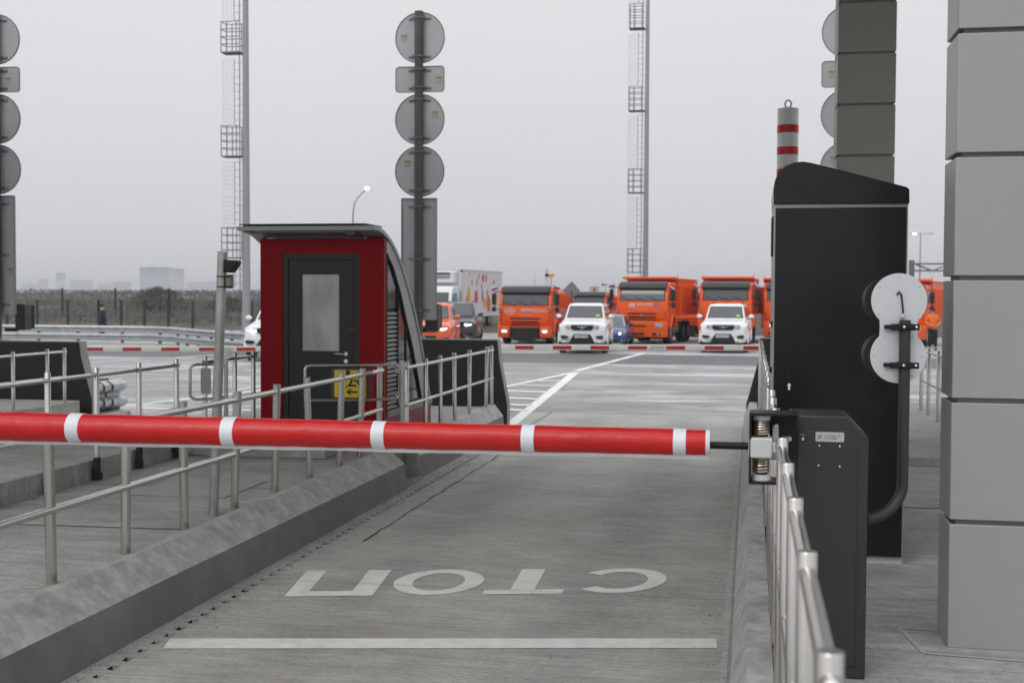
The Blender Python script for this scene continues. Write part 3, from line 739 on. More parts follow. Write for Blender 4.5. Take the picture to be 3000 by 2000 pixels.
MB().tube(pt, .0285, 18).build('bent_pole', ANTHR2, t)
for pz in (lo(lp(2640, 957))[1], lo(lp(2640, 1068))[1]):
    MB().box(polex - .075, polex + .068, -.082, -.072, pz - .016, pz + .016).box(polex - .035, polex + .035, -.075, -.006, pz - .018, pz + .018).box(polex - .10, polex - .03, -.03, -.004, pz - .010, pz + .010).build('clamp', BLACK, t, bevel=.005)
    for xx in (polex - .008, polex + .052): MB().ball((xx, -.083, pz), (.008, .006, .008)).build('bolt', CHROME, t)
MB().tube([(polex - .010, -.01, zp + .02), (polex - .008, -.02, zp + .05), (polex - .012, -.012, zp + .09), (u1[0] + .01, -.012, u1[1] + .03), (u1[0] - .002, -.012, u1[1] + .045), (u1[0] - .012, -.008, u1[1] + .03)], .0045, 8).build('cable', BLACK, t)
MB().cyl((polex - .01, -.012, zp + .012), (polex - .01, -.012, zp + .032), .013).build('cable_gland', M('gland_white', (.6, .6, .6), .5), t)
# ================================================================== toll booth
BX0, BX1, BY, BY1 = -6.09, -4.47, 15.11, 17.48
t = thing('toll_booth', 'dark red toll booth with a black door and a swept metal side', 'booth', (BX0, BY, I))
w = BX1 - BX0; H_ = 2.95 - I
RB = M('booth_red', (.31, .008, .013), .5, 0, .06, 3, .05, 300, spec=.12)
def bz(py, px=960): return ony(px, py, BY).z - I
def bx(px, py=900): return ony(px, py, BY).x - BX0
fx0, fx1, fz1 = bx(827), bx(1053), bz(742)
# front portal: jambs, lintel
fm = MB(); fm.box(0, fx0, 0, .12, 0, H_).box(fx1, w, 0, .12, 0, H_).box(fx0, fx1, 0, .12, fz1, H_); fm.build('front_frame', RB, t)
DK = M('door_black', (.018, .0185, .018), .45, 0, .08, 4, .04, 300)
lx0, lx1, lz1 = bx(844), bx(1035), bz(760)
MB().box(fx0, lx0, .012, .06, .1, fz1).box(lx1, fx1, .012, .06, .1, fz1).box(lx0, lx1, .012, .06, lz1, fz1).build('door_frame', DK, t, bevel=.004)
gx0, gx1, gz0, gz1 = bx(884), bx(992), bz(1028), bz(804)
dm = MB(); X0, X1 = lx0 + .006, lx1 - .006; Z1 = lz1 - .006
dm.box(X0, gx0, .02, .055, .12, Z1).box(gx1, X1, .02, .055, .12, Z1).box(gx0, gx1, .02, .055, gz1, Z1).box(gx0, gx1, .02, .055, .12, gz0)
door = dm.build('door', DK, t)
# wired, patterned pane
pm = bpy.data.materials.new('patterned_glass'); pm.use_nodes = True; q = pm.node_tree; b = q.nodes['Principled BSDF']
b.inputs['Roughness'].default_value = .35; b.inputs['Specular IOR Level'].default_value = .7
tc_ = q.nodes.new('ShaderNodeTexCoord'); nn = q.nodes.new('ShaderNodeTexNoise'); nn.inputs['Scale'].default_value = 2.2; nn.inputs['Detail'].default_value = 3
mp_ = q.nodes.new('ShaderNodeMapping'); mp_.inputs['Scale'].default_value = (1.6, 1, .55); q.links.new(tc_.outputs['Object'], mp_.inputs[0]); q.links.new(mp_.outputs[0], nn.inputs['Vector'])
cr_ = q.nodes.new('ShaderNodeValToRGB'); cr_.color_ramp.elements[0].position = .36; cr_.color_ramp.elements[0].color = (.60, .61, .61, 1); cr_.color_ramp.elements[1].position = .6; cr_.color_ramp.elements[1].color = (.86, .87, .87, 1)  # pale tones paint in the interior light diffused by the pane
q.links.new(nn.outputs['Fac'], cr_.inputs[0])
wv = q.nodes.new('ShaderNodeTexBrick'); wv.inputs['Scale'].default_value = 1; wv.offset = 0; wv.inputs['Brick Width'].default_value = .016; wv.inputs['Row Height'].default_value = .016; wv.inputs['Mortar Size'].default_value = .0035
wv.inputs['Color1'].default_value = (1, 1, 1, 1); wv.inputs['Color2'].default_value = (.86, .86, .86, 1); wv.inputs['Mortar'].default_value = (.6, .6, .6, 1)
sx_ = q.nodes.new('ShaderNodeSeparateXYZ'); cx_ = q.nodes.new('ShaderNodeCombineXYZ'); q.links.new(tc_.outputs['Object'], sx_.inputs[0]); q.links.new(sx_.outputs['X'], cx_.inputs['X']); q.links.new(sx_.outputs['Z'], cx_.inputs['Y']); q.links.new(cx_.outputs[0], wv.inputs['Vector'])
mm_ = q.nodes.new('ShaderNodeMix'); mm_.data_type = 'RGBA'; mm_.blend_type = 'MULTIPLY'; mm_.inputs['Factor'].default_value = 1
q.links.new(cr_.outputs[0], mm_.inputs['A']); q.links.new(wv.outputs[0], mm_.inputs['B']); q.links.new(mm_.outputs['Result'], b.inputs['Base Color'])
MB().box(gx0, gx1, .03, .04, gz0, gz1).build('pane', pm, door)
hx, hz1 = bx(1013), bz(1036)
MB().disc((hx, .012, hz1), .026, 'y', .018, 20).tube([(hx, .012, hz1), (hx, -.04, hz1), (hx - .02, -.045, hz1), (hx - .14, -.045, hz1 + .004)], .0095, 10).build('handle', CHROME, door)
MB().disc((hx, .012, bz(1057)), .027, 'y', .018, 20).box(hx - .004, hx + .004, .001, .004, bz(1057) - .016, bz(1057) + .006).build('lock', CHROME, door)
MB().box(bx(1018), bx(1045), .008, .0115, bz(966), bz(961)).build('door_seal', M('seal_red', (.25, .01, .012), .5), t)
for zz in (bz(815), bz(920), bz(1000)): MB().cyl((fx0 + .055, .01, zz - .03), (fx0 + .055, .01, zz + .03), .009).build('hinge', DK, t)
# body: side walls, roof shell following the sail curve
def by(px, py): v = ray(px, py); k_ = BX1 / v.x; p = Vector((0, 0, CAM_H)) + v * k_; return (p.y - BY, p.z - I)
outer = [(-.44, 2.66), (-.20, 2.655), (-.06, 2.63), (.12, 2.585), (.29, 2.53), (.46, 2.45), (.62, 2.36), (.80, 2.24), (.97, 2.10), (1.21, 1.88), (1.43, 1.66), (1.60, 1.45), (1.78, 1.23), (2.08, .76), (2.37, .29)]
inner = [(.13, 2.33), (.40, 2.17), (.72, 1.87), (.98, 1.54), (1.30, 1.17), (1.56, .80), (1.80, .42)]
SHELL = M('booth_shell_grey', (.42, .425, .43), .42, .15, .08, 2.5, dirt=.15, dirtcol=(.2, .2, .2))
sh = MB()
n_ = len(outer)
def offs(p, k, d):
    a = Vector(outer[max(0, k - 1)]); b_ = Vector(outer[min(n_ - 1, k + 1)]); tt = (b_ - a).normalized(); return (p[0] - tt.y * d * -1 * -1, p[1] + tt.x * d) if False else (p[0] + tt.y * d, p[1] - tt.x * d)
low = [offs(p, k, .05) for k, p in enumerate(outer)]
sh.loft([[(-.12, y_, z_) for y_, z_ in outer + low[::-1]], [(w + .012, y_, z_) for y_, z_ in outer + low[::-1]]])
sh.build('roof_shell', SHELL, t)
sp_ = MB()
band = [(.13, 2.33)] + inner[1:] + [(1.80, .42), (2.33, .30)] + [low[k] for k in range(n_ - 2, 3, -1)] + [(.125, 2.50)]
sp_.prism(band, 'x', w - .05, w - .004); sp_.prism(band, 'x', .004, .05); sp_.build('side_panel', SHELL, t)
# dark glazing frame along the inner edge and the base sill
fr = MB(); path = [(w - .012, y_, z_) for y_, z_ in inner]
fr.tube(path, .028, 6); fr.cyl((w - .012, .13, .36), (w - .012, .13, 2.33), .02, seg=6); fr.cyl((w - .012, .13, .38), (w - .012, 1.8, .40), .018, seg=6)
fr.cyl((w - .012, .64, .38), (w - .012, .64, 1.92), .02, seg=6); fr.cyl((w - .012, 1.05, .38), (w - .012, 1.05, 1.45), .014, seg=6)
fr.build('glazing_frame', BLACKM, t)
gl_ = M('booth_glass', (.16, .19, .20), .05, 0, .03, trans=.7, spec=.8)
MB().prism([(.13, 1.66), (.64, 1.66), (.64, 1.95), (.40, 2.17), (.13, 2.33)], 'x', w - .022, w - .016).prism([(.64, .40), (1.78, .42), (1.56, .80), (1.30, 1.17), (.98, 1.54), (.72, 1.87), (.64, 1.95)], 'x', w - .022, w - .016).build('side_glass', gl_, t)
MB().box(.02, .03, .15, 2.0, .36, 1.6).build('far_side_glass', gl_, t)
MB().box(.15, .9, .34, .42, 1.1, 1.7).build('screen', M('screen_blue', (.03, .12, .3), .3, emit=(.1, .3, .6), es=.5), t)
lv = M('louvre_grey', (.10, .10, .10), .35, .5)
sm = MB().prism([(0, 0), (.016, -.03), (.02, -.027), (.004, .004)], 'y', .15, .62).mesh('slat', lv)
for k in range(22): inst('slat', sm, t, (w - .018, 0, .42 + k * .0565))
MB().box(w - .06, w - .03, .14, .63, .38, 1.66).build('louvre_back', BLACKM, t)
MB().box(-.01, w + .02, .12, 2.38, .29, .37).build('sill', M('sill_grey', (.28, .28, .27), .5, .2), t, bevel=.006)
MB().box(.0, w - .002, .121, 2.36, 0, .289).build('plinth', M('booth_plinth_red', (.26, .012, .016), .45, 0, .08), t)
MB().box(.05, w - .05, .14, 1.7, .37, .40).box(.1, .6, .5, 1.4, .40, 1.1).build('counter', M('interior', (.10, .11, .12), .6), t)
# canopy over the door
CG = M('booth_canopy_grey', (.27, .27, .255), .45, .2)
cz0, cz1 = bz(690), bz(664)
MB().box(bx(765), bx(1040), -.30, -.18, cz0 + .02, cz1).build('canopy_beam', CG, t, bevel=.004)
MB().box(bx(745), bx(770), -.34, -.1, cz0 + .02, cz1 + .004).box(bx(1038), bx(1064), -.34, -.1, cz0 - .005, cz1 + .004).build('canopy_block', M('canopy_block_grey', (.15, .15, .145), .5, .2), t, bevel=.003)
MB().box(bx(738), bx(1100), -.40, .3, cz1 + .006, cz1 + .016).build('roof_sheet', M('roof_edge', (.06, .06, .06), .5), t)
MB().prism([(bx(790), cz0 + .03), (bx(1040), cz0 + .03), (bx(1066), cz0 - .02), (bx(1066), cz0 - .035), (bx(815), cz0 - .035)], 'y', -.16, .1).build('soffit', M('soffit_shade', (.06, .06, .058), .5), t)  # near-black colour paints in the shadow strip below the beam
MB().box(bx(785), bx(1075), -.02, .0, bz(699), bz(695)).build('light_strip', M('strip_white', (.6, .58, .58), .4), t)

# ================================================================== sign posts (seen from behind)
def sign_post(label, cx, y, ztop_disc, zbase, stickers, panel_dx=.0):
    t = thing('sign_post', label, 'sign post', (cx, y, zbase), group='grey sign posts seen from behind')
    k = .00738; Z = lambda d: ztop_disc - (d - 85) * k - zbase
    MB().cyl((0, .03, 0), (0, .03, Z(26)), .075, seg=20).build('post', GALV_DARK, t)
    MB().box(-.075, .075, .0, .26, -.0, .014).build('base_plate', GALV, t)
    for sx in (-.06, .06, .1): MB().cyl((sx, -.0, .01), (sx, -.0, .05), .012, seg=8).build('anchor_bolt', GALV, t)
    st_y, st_w = M('sticker_yellow', (.38, .25, .02), .6), M('sticker_grey', (.42, .41, .42), .6)
    def brk(o, z):
        b_ = MB().box(-.19, -.07, -.012, .12, z - .016, z + .016).box(.07, .19, -.012, .12, z - .016, z + .016)
        b_ = MB().box(-.195, -.075, .085, .098, z - .019, z + .019).box(.075, .195, .085, .098, z - .019, z + .019).box(-.09, .09, -.056, -.044, z - .012, z + .012)
        b_.build('bracket', M('bracket_steel', (.20, .20, .20), .4, .6), o)
        for sx in (-.17, .17): MB().ball((sx, .08, z), (.013, .01, .013), 8, 5).build('bolt', GALV, o)
    def stick(o, x, z):
        MB().box(x - .055, x + .055, .096, .0975, z + .025, z + .055).build('sticker_head', st_y, o)
        MB().box(x - .055, x + .055, .096, .0975, z - .055, z + .0245).build('sticker', st_w, o)
    for d, s_ in ((85, stickers[0]), (274, stickers[2]), (394.5, stickers[3])):
        m = MB(); m.prism(arc(0, Z(d), .435, 0, 354, 59), 'y', .10, .125)
        o = m.build('round_sign', GALV_SIGN, t)
        MB().tube([(a_, .098, b_) for a_, b_ in arc(0, Z(d), .432, 0, 354, 59)], .009, 6, closed=True).build('rim', M('rim_grey', (.22, .225, .23), .5, .5), o)
        brk(o, Z(d) + .325); brk(o, Z(d) - .325)
        if s_: stick(o, s_[0], Z(d) + s_[1])
    z0, z1 = Z(211), Z(151)
    m = MB(); m.prism(rrect(-.432, .432, z0, z1, .06), 'y', .10, .125); o = m.build('plate_sign', GALV_SIGN, t, bevel=.004)
    MB().tube([(a_, .098, b_) for a_, b_ in rrect(-.428, .428, z0 + .004, z1 - .004, .058)], .008, 6, closed=True).build('rim', MATS['rim_grey'], o)
    brk(o, z1 - .07); brk(o, z0 + .07)
    if stickers[1]: stick(o, stickers[1][0], (z0 + z1) / 2 + stickers[1][1])
    z0, z1 = Z(741), Z(457)
    m = MB(); m.box(-.32, .30, .10, .14, z0, z1); o = m.build('panel_sign', GALV_SIGN, t)
    MB().box(-.305, -.297, .093, .1, z0 + .1, z1 - .12).box(-.325, -.318, .085, .14, z0, z1).box(.299, .304, .085, .14, z0, z1).box(-.32, .30, .086, .10, z1 - .014, z1 + .003).build('edge_fold', MATS['rim_grey'], o)
    for f in (.93, .5, .08): brk(o, z0 + (z1 - z0) * f)
    if stickers[4]: stick(o, stickers[4][0], z0 + (z1 - z0) * stickers[4][1])
    return t
cpt = ony(1226, 108, 21.1)
sign_post('sign post rising behind the red booth, three round signs and two plates seen from behind', cpt.x, 21.1, cpt.z, 1.502, [(-.28, .0), (.33, -.02), (.27, .08), (-.22, .13), None])
cpl = ony(51, 506, 20.3)
sign_post('sign post cut by the left photo edge, round signs seen from behind', cpl.x - .435, 20.3, ony(41, 111, 20.3).z, 1.412, [None, (.2, -.02), None, None, (.22, .36)])
cpr = ony(2407, 319, 22.05)
sign_post('sign post mostly hidden behind the dark grey column, round signs seen from behind', cpr.x + .43, 22.05, ony(2411, 92, 22.05).z, 1.552, [None, (-.27, .0), None, (-.22, .14), None])

# ================================================================== striped height marker with lifting eye
mp = ony(2309, 319, 17.5); ml, mr_ = ony(2278, 383, 17.5).x, ony(2341, 383, 17.5).x
t = thing('height_marker', 'grey and red banded concrete post with a lifting eye, rising behind the black cabinet', 'post', (mp.x, 17.5, .505))
rad = (mr_ - ml) / 2; zt = mp.z - .505
MB().cyl((0, 0, 0), (0, 0, zt), rad * 1.03, rad * .985, 28).build('shaft', M('marker_grey', (.90, .91, .92), .6, .0, .08, 4, stretch=(1, 1, .15), dirt=.2), t)
rm = M('marker_red', (.62, .012, .02), .35, 0, .08)
k = lambda py: ony(2309, py, 17.5).z - .505
for a_, b_ in ((391, 368), (455, 432), (519, 496)):
    MB().cyl((0, 0, k(a_)), (0, 0, k(b_)), rad * 1.012, seg=28).build('red_band', rm, t)
ee = [(.033 * 1.0 * math.cos(u * PI / 12) * 1.25, 0, zt + .062 + .052 * math.sin(u * PI / 12)) for u in range(24)]
MB().tube(ee, .0125, 10, closed=True).cyl((0, 0, zt - .005), (0, 0, zt + .02), .02).build('lifting_eye', GALV, t)

# ================================================================== far lane barriers
BARW = M('boom_white', (.56, .56, .53), .4, 0, .06)
BARR = M('boom_red', (.36, .012, .012), .4, 0, .06)
def far_boom(label, pl, pr, y, period, reds, letters=None, housing=True):
    a_, b_ = ony(*pl, y), ony(*pr, y)
    t = thing('barrier_gate', label, 'barrier', (b_.x, y, 0), group='white and red booms of the far barriers')
    dz = a_.z - b_.z; L_ = a_.x - b_.x; h = .145
    m = MB(); m.loft([[(0, yy, b_.z + zz) for yy, zz in rrect(-.04, .04, -h / 2, h / 2, .02)], [(L_, yy, a_.z + zz) for yy, zz in rrect(-.04, .04, -h / 2, h / 2, .02)]])
    m.build('arm', BARW, t)
    m = MB()
    for (pa, pb) in reds:
        xa, xb = ony(pa, pl[1], y).x - b_.x, ony(pb, pl[1], y).x - b_.x; za, zb = b_.z + dz * xa / L_, b_.z + dz * xb / L_
        m = MB(); m.poly([(xa, -.0415, za - .05), (xb, -.0415, zb - .05), (xb, -.0415, zb + .042), (xa, -.0415, za + .042)]); m.build('red_stripe', BARR, t, smooth=0)
    if letters:
        px, py = letters; x = ony(px, py, y).x - b_.x; z = b_.z + dz * x / L_
        text('lettering', 'AUTOMATIC', M('boom_print', (.20, .08, .06), .6), t, (x + .09, -.042, z + .018), .035, .30, bold=.01)
        text('lettering', 'SYSTEMS', M('boom_print_green', (.10, .11, .09), .6), t, (x + .06, -.042, z - .025), .032, .2, bold=.01)
        as_logo(t, x - .17, z - .045, .085, -.0425, MATS['boom_print'])
    if housing:
        MB().box(.05, .42, -.02, .34, .4, b_.z + .14).build('housing', ANTHR2, t, bevel=.015)
        MB().box(-.05, .10, -.05, .0, b_.z - .09, b_.z + .09).build('arm_clamp', BLACK, t, bevel=.01)
    return t
sc = 2352 / 550
far_boom('far boom across our lane in front of the white cars', (1456, 1017), (2262, 1018.5), 31.0, 110, [(1250 + x * .23385, 1250 + x2 * .23385) for x, x2 in ((1113, 1345), (1583, 1816), (2054, 2288))] + [(1750 + x * .23385, 1750 + x2 * .23385) for x, x2 in ((388, 623), (865, 1102), (1345, 1585), (1829, 2065))], (1925, 1017))
far_boom('far boom across the neighbouring lane, left of the booth', (190, 1022), (775, 1022), 31.0, 113, [(248, 304), (361, 416), (474, 528), (585, 641), (695, 750)], (662, 1022))

# ================================================================== crash cushion of nested W-beams
def wprof(d=.083, h=.31):
    return [(0, -h / 2), (.03, -h * .49), (d * .95, -h * .36), (d, -h * .26), (d * .95, -h * .17), (.012, -h * .05), (0, 0), (.012, h * .05), (d * .95, h * .17), (d, h * .26), (d * .95, h * .36), (.03, h * .49), (0, h / 2)]
t = thing('crash_cushion', 'crash cushion of overlapping W-beams beside the left end wall', 'crash barrier', (-12.05, 20.5, 0))
for k in range(4):
    m = MB(); ins = .10 - .03 * k; hh = .55
    pr = wprof(.15, hh); a_, b_ = .9 + k * .27, .9 + k * .27 + .5
    ring = lambda y_, s_: [(x_ - ins + s_, y_, .32 + z_) for x_, z_ in pr] + [(x_ - ins + s_ - .008, y_, .32 + z_) for x_, z_ in pr[::-1]]
    m.loft([ring(a_, 0), ring(b_ - .06, 0), ring(b_, .02)]); m.build('beam', GALV, t, smooth=0)
for k in range(4): MB().box(-.75, -.02, .30 + k * .5, .36 + k * .5, .02, .58).build('diaphragm', M('cushion_dark', (.035, .037, .04), .6), t)
MB().box(-.9, -.05, -.1, 2.3, .0, .06).box(-.85, -.06, -.1, 1.9, .56, .62).build('frame_rail', MATS['cushion_dark'], t)

# ================================================================== guard rail along the plaza edge
path = [(-46, 53.6), (-38, 53.5), (-33.5, 53.5), (-29.5, 53.5), (-27.0, 53.3), (-25.2, 52.2), (-23.3, 50.0), (-21.2, 47.9), (-19.2, 46.0)]
t = thing('guard_rail', 'double galvanised guard rail curving along the plaza edge on the left', 'guard rail', (path[0][0], path[0][1], 0))
for lev in (.27, .63):
    for (x0_, y0_), (x1_, y1_) in zip(path, path[1:]):
        d_ = Vector((x1_ - x0_, y1_ - y0_)).normalized(); n_v = Vector((d_.y, -d_.x))
        pr = wprof(.083, .30)
        rg = lambda X, Y: [(X - path[0][0] + n_v.x * a_, Y - path[0][1] + n_v.y * a_, lev + b_) for a_, b_ in pr] + [(X - path[0][0] + n_v.x * (a_ - .006), Y - path[0][1] + n_v.y * (a_ - .006), lev + b_) for a_, b_ in pr[::-1]]
        MB().loft([rg(x0_ - d_.x * .05, y0_ - d_.y * .05), rg(x1_ + d_.x * .05, y1_ + d_.y * .05)]).build('beam', GALV, t, smooth=50)
pm_ = MB().box(-.05, .05, .02, .14, -.1, .80).mesh('post', M('rail_post', (.16, .17, .17), .5, .5))
acc = 0
for (x0_, y0_), (x1_, y1_) in zip(path, path[1:]):
    L_ = math.hypot(x1_ - x0_, y1_ - y0_); n = max(1, round(L_ / 1.9))
    for k in range(n):
        f = (k + .5) / n; inst('post', pm_, t, (x0_ + (x1_ - x0_) * f - path[0][0], y0_ + (y1_ - y0_) * f - path[0][1], 0), (0, 0, math.atan2(y1_ - y0_, x1_ - x0_)))

# ================================================================== green mesh fences
def fence(label, pts, h, sp_, m_post, top=True):
    x0_, y0_ = pts[0]; t = thing('mesh_fence', label, 'fence', (x0_, y0_, -.3))
    pm = MB().box(-.07, .07, -.06, .06, 0, h).mesh('post', m_post); wire = MB()
    for (xa, ya), (xb, yb) in zip(pts, pts[1:]):
        L_ = math.hypot(xb - xa, yb - ya); n = max(1, round(L_ / sp_))
        for k in range(n + 1): inst('post', pm, t, (xa + (xb - xa) * k / n - x0_, ya + (yb - ya) * k / n - y0_, 0))
        for z in [h * .04, h * .5, h * .93]: wire.cyl((xa - x0_, ya - y0_, z), (xb - x0_, yb - y0_, z), .014, seg=4)
        nw = int(L_ / .30)
        for k in range(nw): wire.cyl((xa - x0_ + (xb - xa) * k / nw, ya - y0_ + (yb - ya) * k / nw, .06), (xa - x0_ + (xb - xa) * k / nw, ya - y0_ + (yb - ya) * k / nw, h * .93), .0035, seg=3)
    w_ = wire.build('wire_mesh', m_post, t, smooth=0, whole=True); w_['kind'] = 'stuff'
    return t
GREEN = M('fence_green', (.008, .035, .026), .5, 0, .1)
fence('green mesh fence with posts behind the guard rail', [(-66, 82), (-44, 80), (-33.5, 76), (-24, 75)], 2.1, 2.45, GREEN)
fence('taller green fence standing farther back in the field', [(-78, 100), (-48, 99), (-30, 98)], 3.0, 4.9, GREEN)

# ================================================================== lighting masts
MG = M('mast_grey', (.32, .335, .35), .5, .3, .1, 2, stretch=(1, 1, .1)); MD = M('mast_dark_steel', (.16, .17, .18), .5, .3)
def mast(label, x, y, h, r0, r1, floors, off):
    t = thing('lighting_mast', label, 'mast', (x, y, -.02), group='tall lighting masts with ladders')
    MB().tube([(0, 0, 0), (0, 0, h * .33), (0, 0, h * .66), (0, 0, h)], r0, 16, rs=[r0, r0 + (r1 - r0) * .33, r0 + (r1 - r0) * .66, r1]).build('shaft', MG, t)
    MB().cyl((0, 0, 0), (0, 0, .08), r0 * 1.7, seg=20).build('base_flange', MG, t)
    x1_, x0_ = -r0 - .12, -r0 - 1.15
    for z in floors:
        m = MB(); dd = .42
        m.box(x0_, x1_ + .15, -dd, dd, z - .07, z); o = m.build('platform', MD, t)
        c = MB(); hh = 1.75
        for xx in (x0_ + .02, x0_ + .38, x1_ - .06):
            for yy in (-dd + .02, dd - .02): c.box(xx - .022, xx + .022, yy - .022, yy + .022, z, z + hh)
        for f in (.25, .5, .75, 1.0):
            for yy in (-dd + .02, dd - .02): c.box(x0_, x1_ + .1, yy - .016, yy + .016, z + hh * f - .022, z + hh * f + .022)
            c.box(x0_ + .0, x0_ + .035, -dd, dd, z + hh * f - .022, z + hh * f + .022)
        c.build('platform_rail', MD, o)
    lad = MB(); zz = 2.5
    lad.cyl((x1_ - .02, 0, 1.5), (x1_ - .02, 0, h - 1), .03, seg=6)
    while zz < h - 1.5:
        if not any(f - .3 < zz < f + 1.9 for f in floors):
            lad.cyl((x1_ - .35, 0, zz), (x1_ + .12, 0, zz), .012, seg=4)
        zz += .42
    fl = [0.8] + list(floors) + [h - .5]
    for a_, b_ in zip(fl, fl[1:]): lad.cyl((x1_ - .35, 0, a_ + 1.9), (x1_ - .35, 0, b_ - .35), .022, seg=5)
    lad.build('ladder', MD, t)
    cg = MB()
    for a_, b_ in zip(fl, fl[1:]):
        z = a_ + 2.0
        mid = (a_ + b_) / 2 + .9
        while z < b_ - .35:
            if abs(z - mid) > .12:
                p = [(x1_ - .35 - .36 + .36 * math.cos(u * PI / 8), .34 * math.sin(u * PI / 8), z) for u in range(-7, 8)]
                p = [(x1_ - .36 - .36 * (1 + math.cos(u * PI / 9)) * 1.0, .34 * math.sin(u * PI / 9), z) for u in range(-8, 9)]
                cg.tube(p, .007, 3, cap=False)
            z += .26
        for u in (-5, -3, -1, 1, 3, 5):
            xx, yy = x1_ - .36 - .36 * (1 + math.cos(u * PI / 9)), .34 * math.sin(u * PI / 9)
            cg.cyl((xx, yy, a_ + 2.0), (xx, yy, b_ - .4), .005, seg=3)
    o = cg.build('safety_cage', M('cage_pale', (.5, .51, .52), .5), t, smooth=0, whole=True); o['kind'] = 'stuff'
    return t
q = ony(722, 970, 71)
mast('tall mast with ladder left of the booth', q.x, 71, 31, .25, .12, [4.45, 10.45, 16.55], -1)
q = ony(1891, 815, 96)
mast('tall mast with ladder rising behind the orange tipper trucks', q.x, 96, 36, .215, .10, [4.1, 10.1, 16.25, 22.4], -1)

def lamp(label, px, y, pxh, pyh, double=False):
    p = ony(px, 800, y); hd = ony(pxh, pyh, y); ht = hd.z + .28
    t = thing('street_lamp', label, 'street lamp', (p.x, y, -.28))
    dx = hd.x - p.x
    if not double:
        MB().tube([(0, 0, 0), (0, 0, ht * .55), (0, 0, ht - 2.6), (.12 * dx, 0, ht - 1.5), (.35 * dx, 0, ht - .95), (dx, 0, ht)], .07, 8, rs=[.12, .09, .075, .06, .055, .045]).build('pole', MD, t)
        MB().ball((dx + .05, -.05, ht + .02), (.26, .26, .17), 12, 8).build('lamp_head', M('lamp_glow', (.9, .9, .85), .4, emit=(1, .99, .92), es=3.0), t)
    else:
        MB().cyl((0, 0, 0), (0, 0, ht + .1), .11, .06, 8).box(-1.5, 1.6, -.03, .03, ht, ht + .06).build('pole', MD, t)
        MB().ball((dx, -.05, ht), (.32, .3, .16), 12, 8).build('lamp_head', MATS['lamp_glow'], t)
        MB().ball((1.5, 0, ht), (.3, .12, .08), 8, 5).build('lamp_head', MD, t)
lamp('curved lamp post with a lit head far behind the booth', 1034, 130, 1074, 553)
lamp('far double lamp post, one head lit, in the gap by the pale column', 2695, 190, 2679, 685, True)
# sign gantry
a_ = ony(2671, 765, 180)
t = thing('sign_gantry', 'far truss gantry carrying road signs seen from behind', 'gantry', (a_.x, 180, -.28))
zt, zb = ony(2700, 773, 180).z + .28, ony(2700, 793, 180).z + .28
GM = M('gantry_grey', (.15, .155, .18), .6, .3)
m = MB(); m.box(-.35, .35, -.3, .3, 0, zt + .5); m.build('leg', GM, t)
m = MB()
for z in (zt, zb):
    for yy in (-.6, .6): m.box(.3, 26, yy - .09, yy + .09, z - .1, z + .1)
for k in range(11):
    xa, xb = .4 + k * 2.3, .4 + (k + 1) * 2.3
    for yy in (-.6, .6): m.tube([(xa, yy, zt if k % 2 == 0 else zb), (xb, yy, zb if k % 2 == 0 else zt)], .08, 5)
m.build('truss', GM, t)
MB().box(4.6, 12.5, .8, .9, zb - .3, zt + .7).build('sign_panel', M('gantry_sign_back', (.28, .31, .32), .6, .2), t)
MB().box(25.6, 26.3, -.3, .3, 0, zt + .5).build('leg', GM, t)

# ================================================================== scrub beyond the fence, far town
sc_ = MB(); rs_ = random.Random(21)
def twig(x, y, z, s):
    a = rs_.uniform(0, PI); d = (math.cos(a) * s, math.sin(a) * s); up = rs_.uniform(.3, 1.3) * s; k = rs_.uniform(-.5, .5) * s
    sc_.poly([(x - d[0] * .5, y - d[1] * .5, z), (x + d[0] * .5, y + d[1] * .5, z + k * .4), (x + d[0] * .2 + k, y + d[1] * .2, z + up)])
for k in range(30000):
    y = rs_.uniform(88, 150); x = rs_.uniform(-.86, -.30) * y
    env = .6 + .3 * math.sin(x * .21 + 1) * math.sin(x * .083) + .15 * math.sin(x * .9 + y * .3)
    hmax = .25 + max(0, env) * .45
    zb_ = -.3 + 1.4 * min(1, (y - 84) / 60) ** .9
    z = zb_ + hmax * rs_.random() ** .75
    twig(x, y, z, rs_.uniform(.10, .30))
o = sc_.build('scrub', M('scrub_brown', (.15, .142, .126), .9, 0, .2, .25), smooth=0); tag(o, 'brown leafless scrub filling the field beyond the fence', 'scrub', kind='stuff')
def bush(label, x, y, h, wdt, n=2600, group=None):
    t = thing('shrub', label, 'shrub', (x, y, -.3), group=group); m = MB(); st = MB()
    for k in range(14):
        a = rs_.uniform(0, 2 * PI); l_ = rs_.uniform(.5, .95); p = [(0, 0, 0), (math.cos(a) * wdt * .15, math.sin(a) * wdt * .15, h * .35), (math.cos(a) * wdt * .4 * l_, math.sin(a) * wdt * .4 * l_, h * l_)]
        st.tube(p, .05, 5, rs=[.07, .05, .015])
    for k in range(n):
        a = rs_.uniform(0, 2 * PI); r = wdt * .5 * rs_.random() ** .5; zf = rs_.random(); lim = math.sqrt(max(0, 1 - (zf * 1.0) ** 2.4)); x_, y_ = math.cos(a) * r * lim, math.sin(a) * r * lim
        s = rs_.uniform(.08, .26); d = rs_.uniform(0, PI); z = h * (.12 + .9 * zf) + rs_.uniform(-.2, .2)
        m.poly([(x_, y_, z), (x_ + math.cos(d) * s * .5, y_ + math.sin(d) * s * .5, z + s * .3), (x_ + rs_.uniform(-.1, .1), y_ + rs_.uniform(-.1, .1), z + s)])
    st.build('stem', M('bark_brown', (.05, .042, .032), .9), t); m.build('twigs', M('twig_brown', (.075, .062, .045), .9, 0, .3, 1.2), t, smooth=0)
bush('tall bare shrub beyond the fence, beside the left sign post', -53.5, 108, 2.9, 6.0)
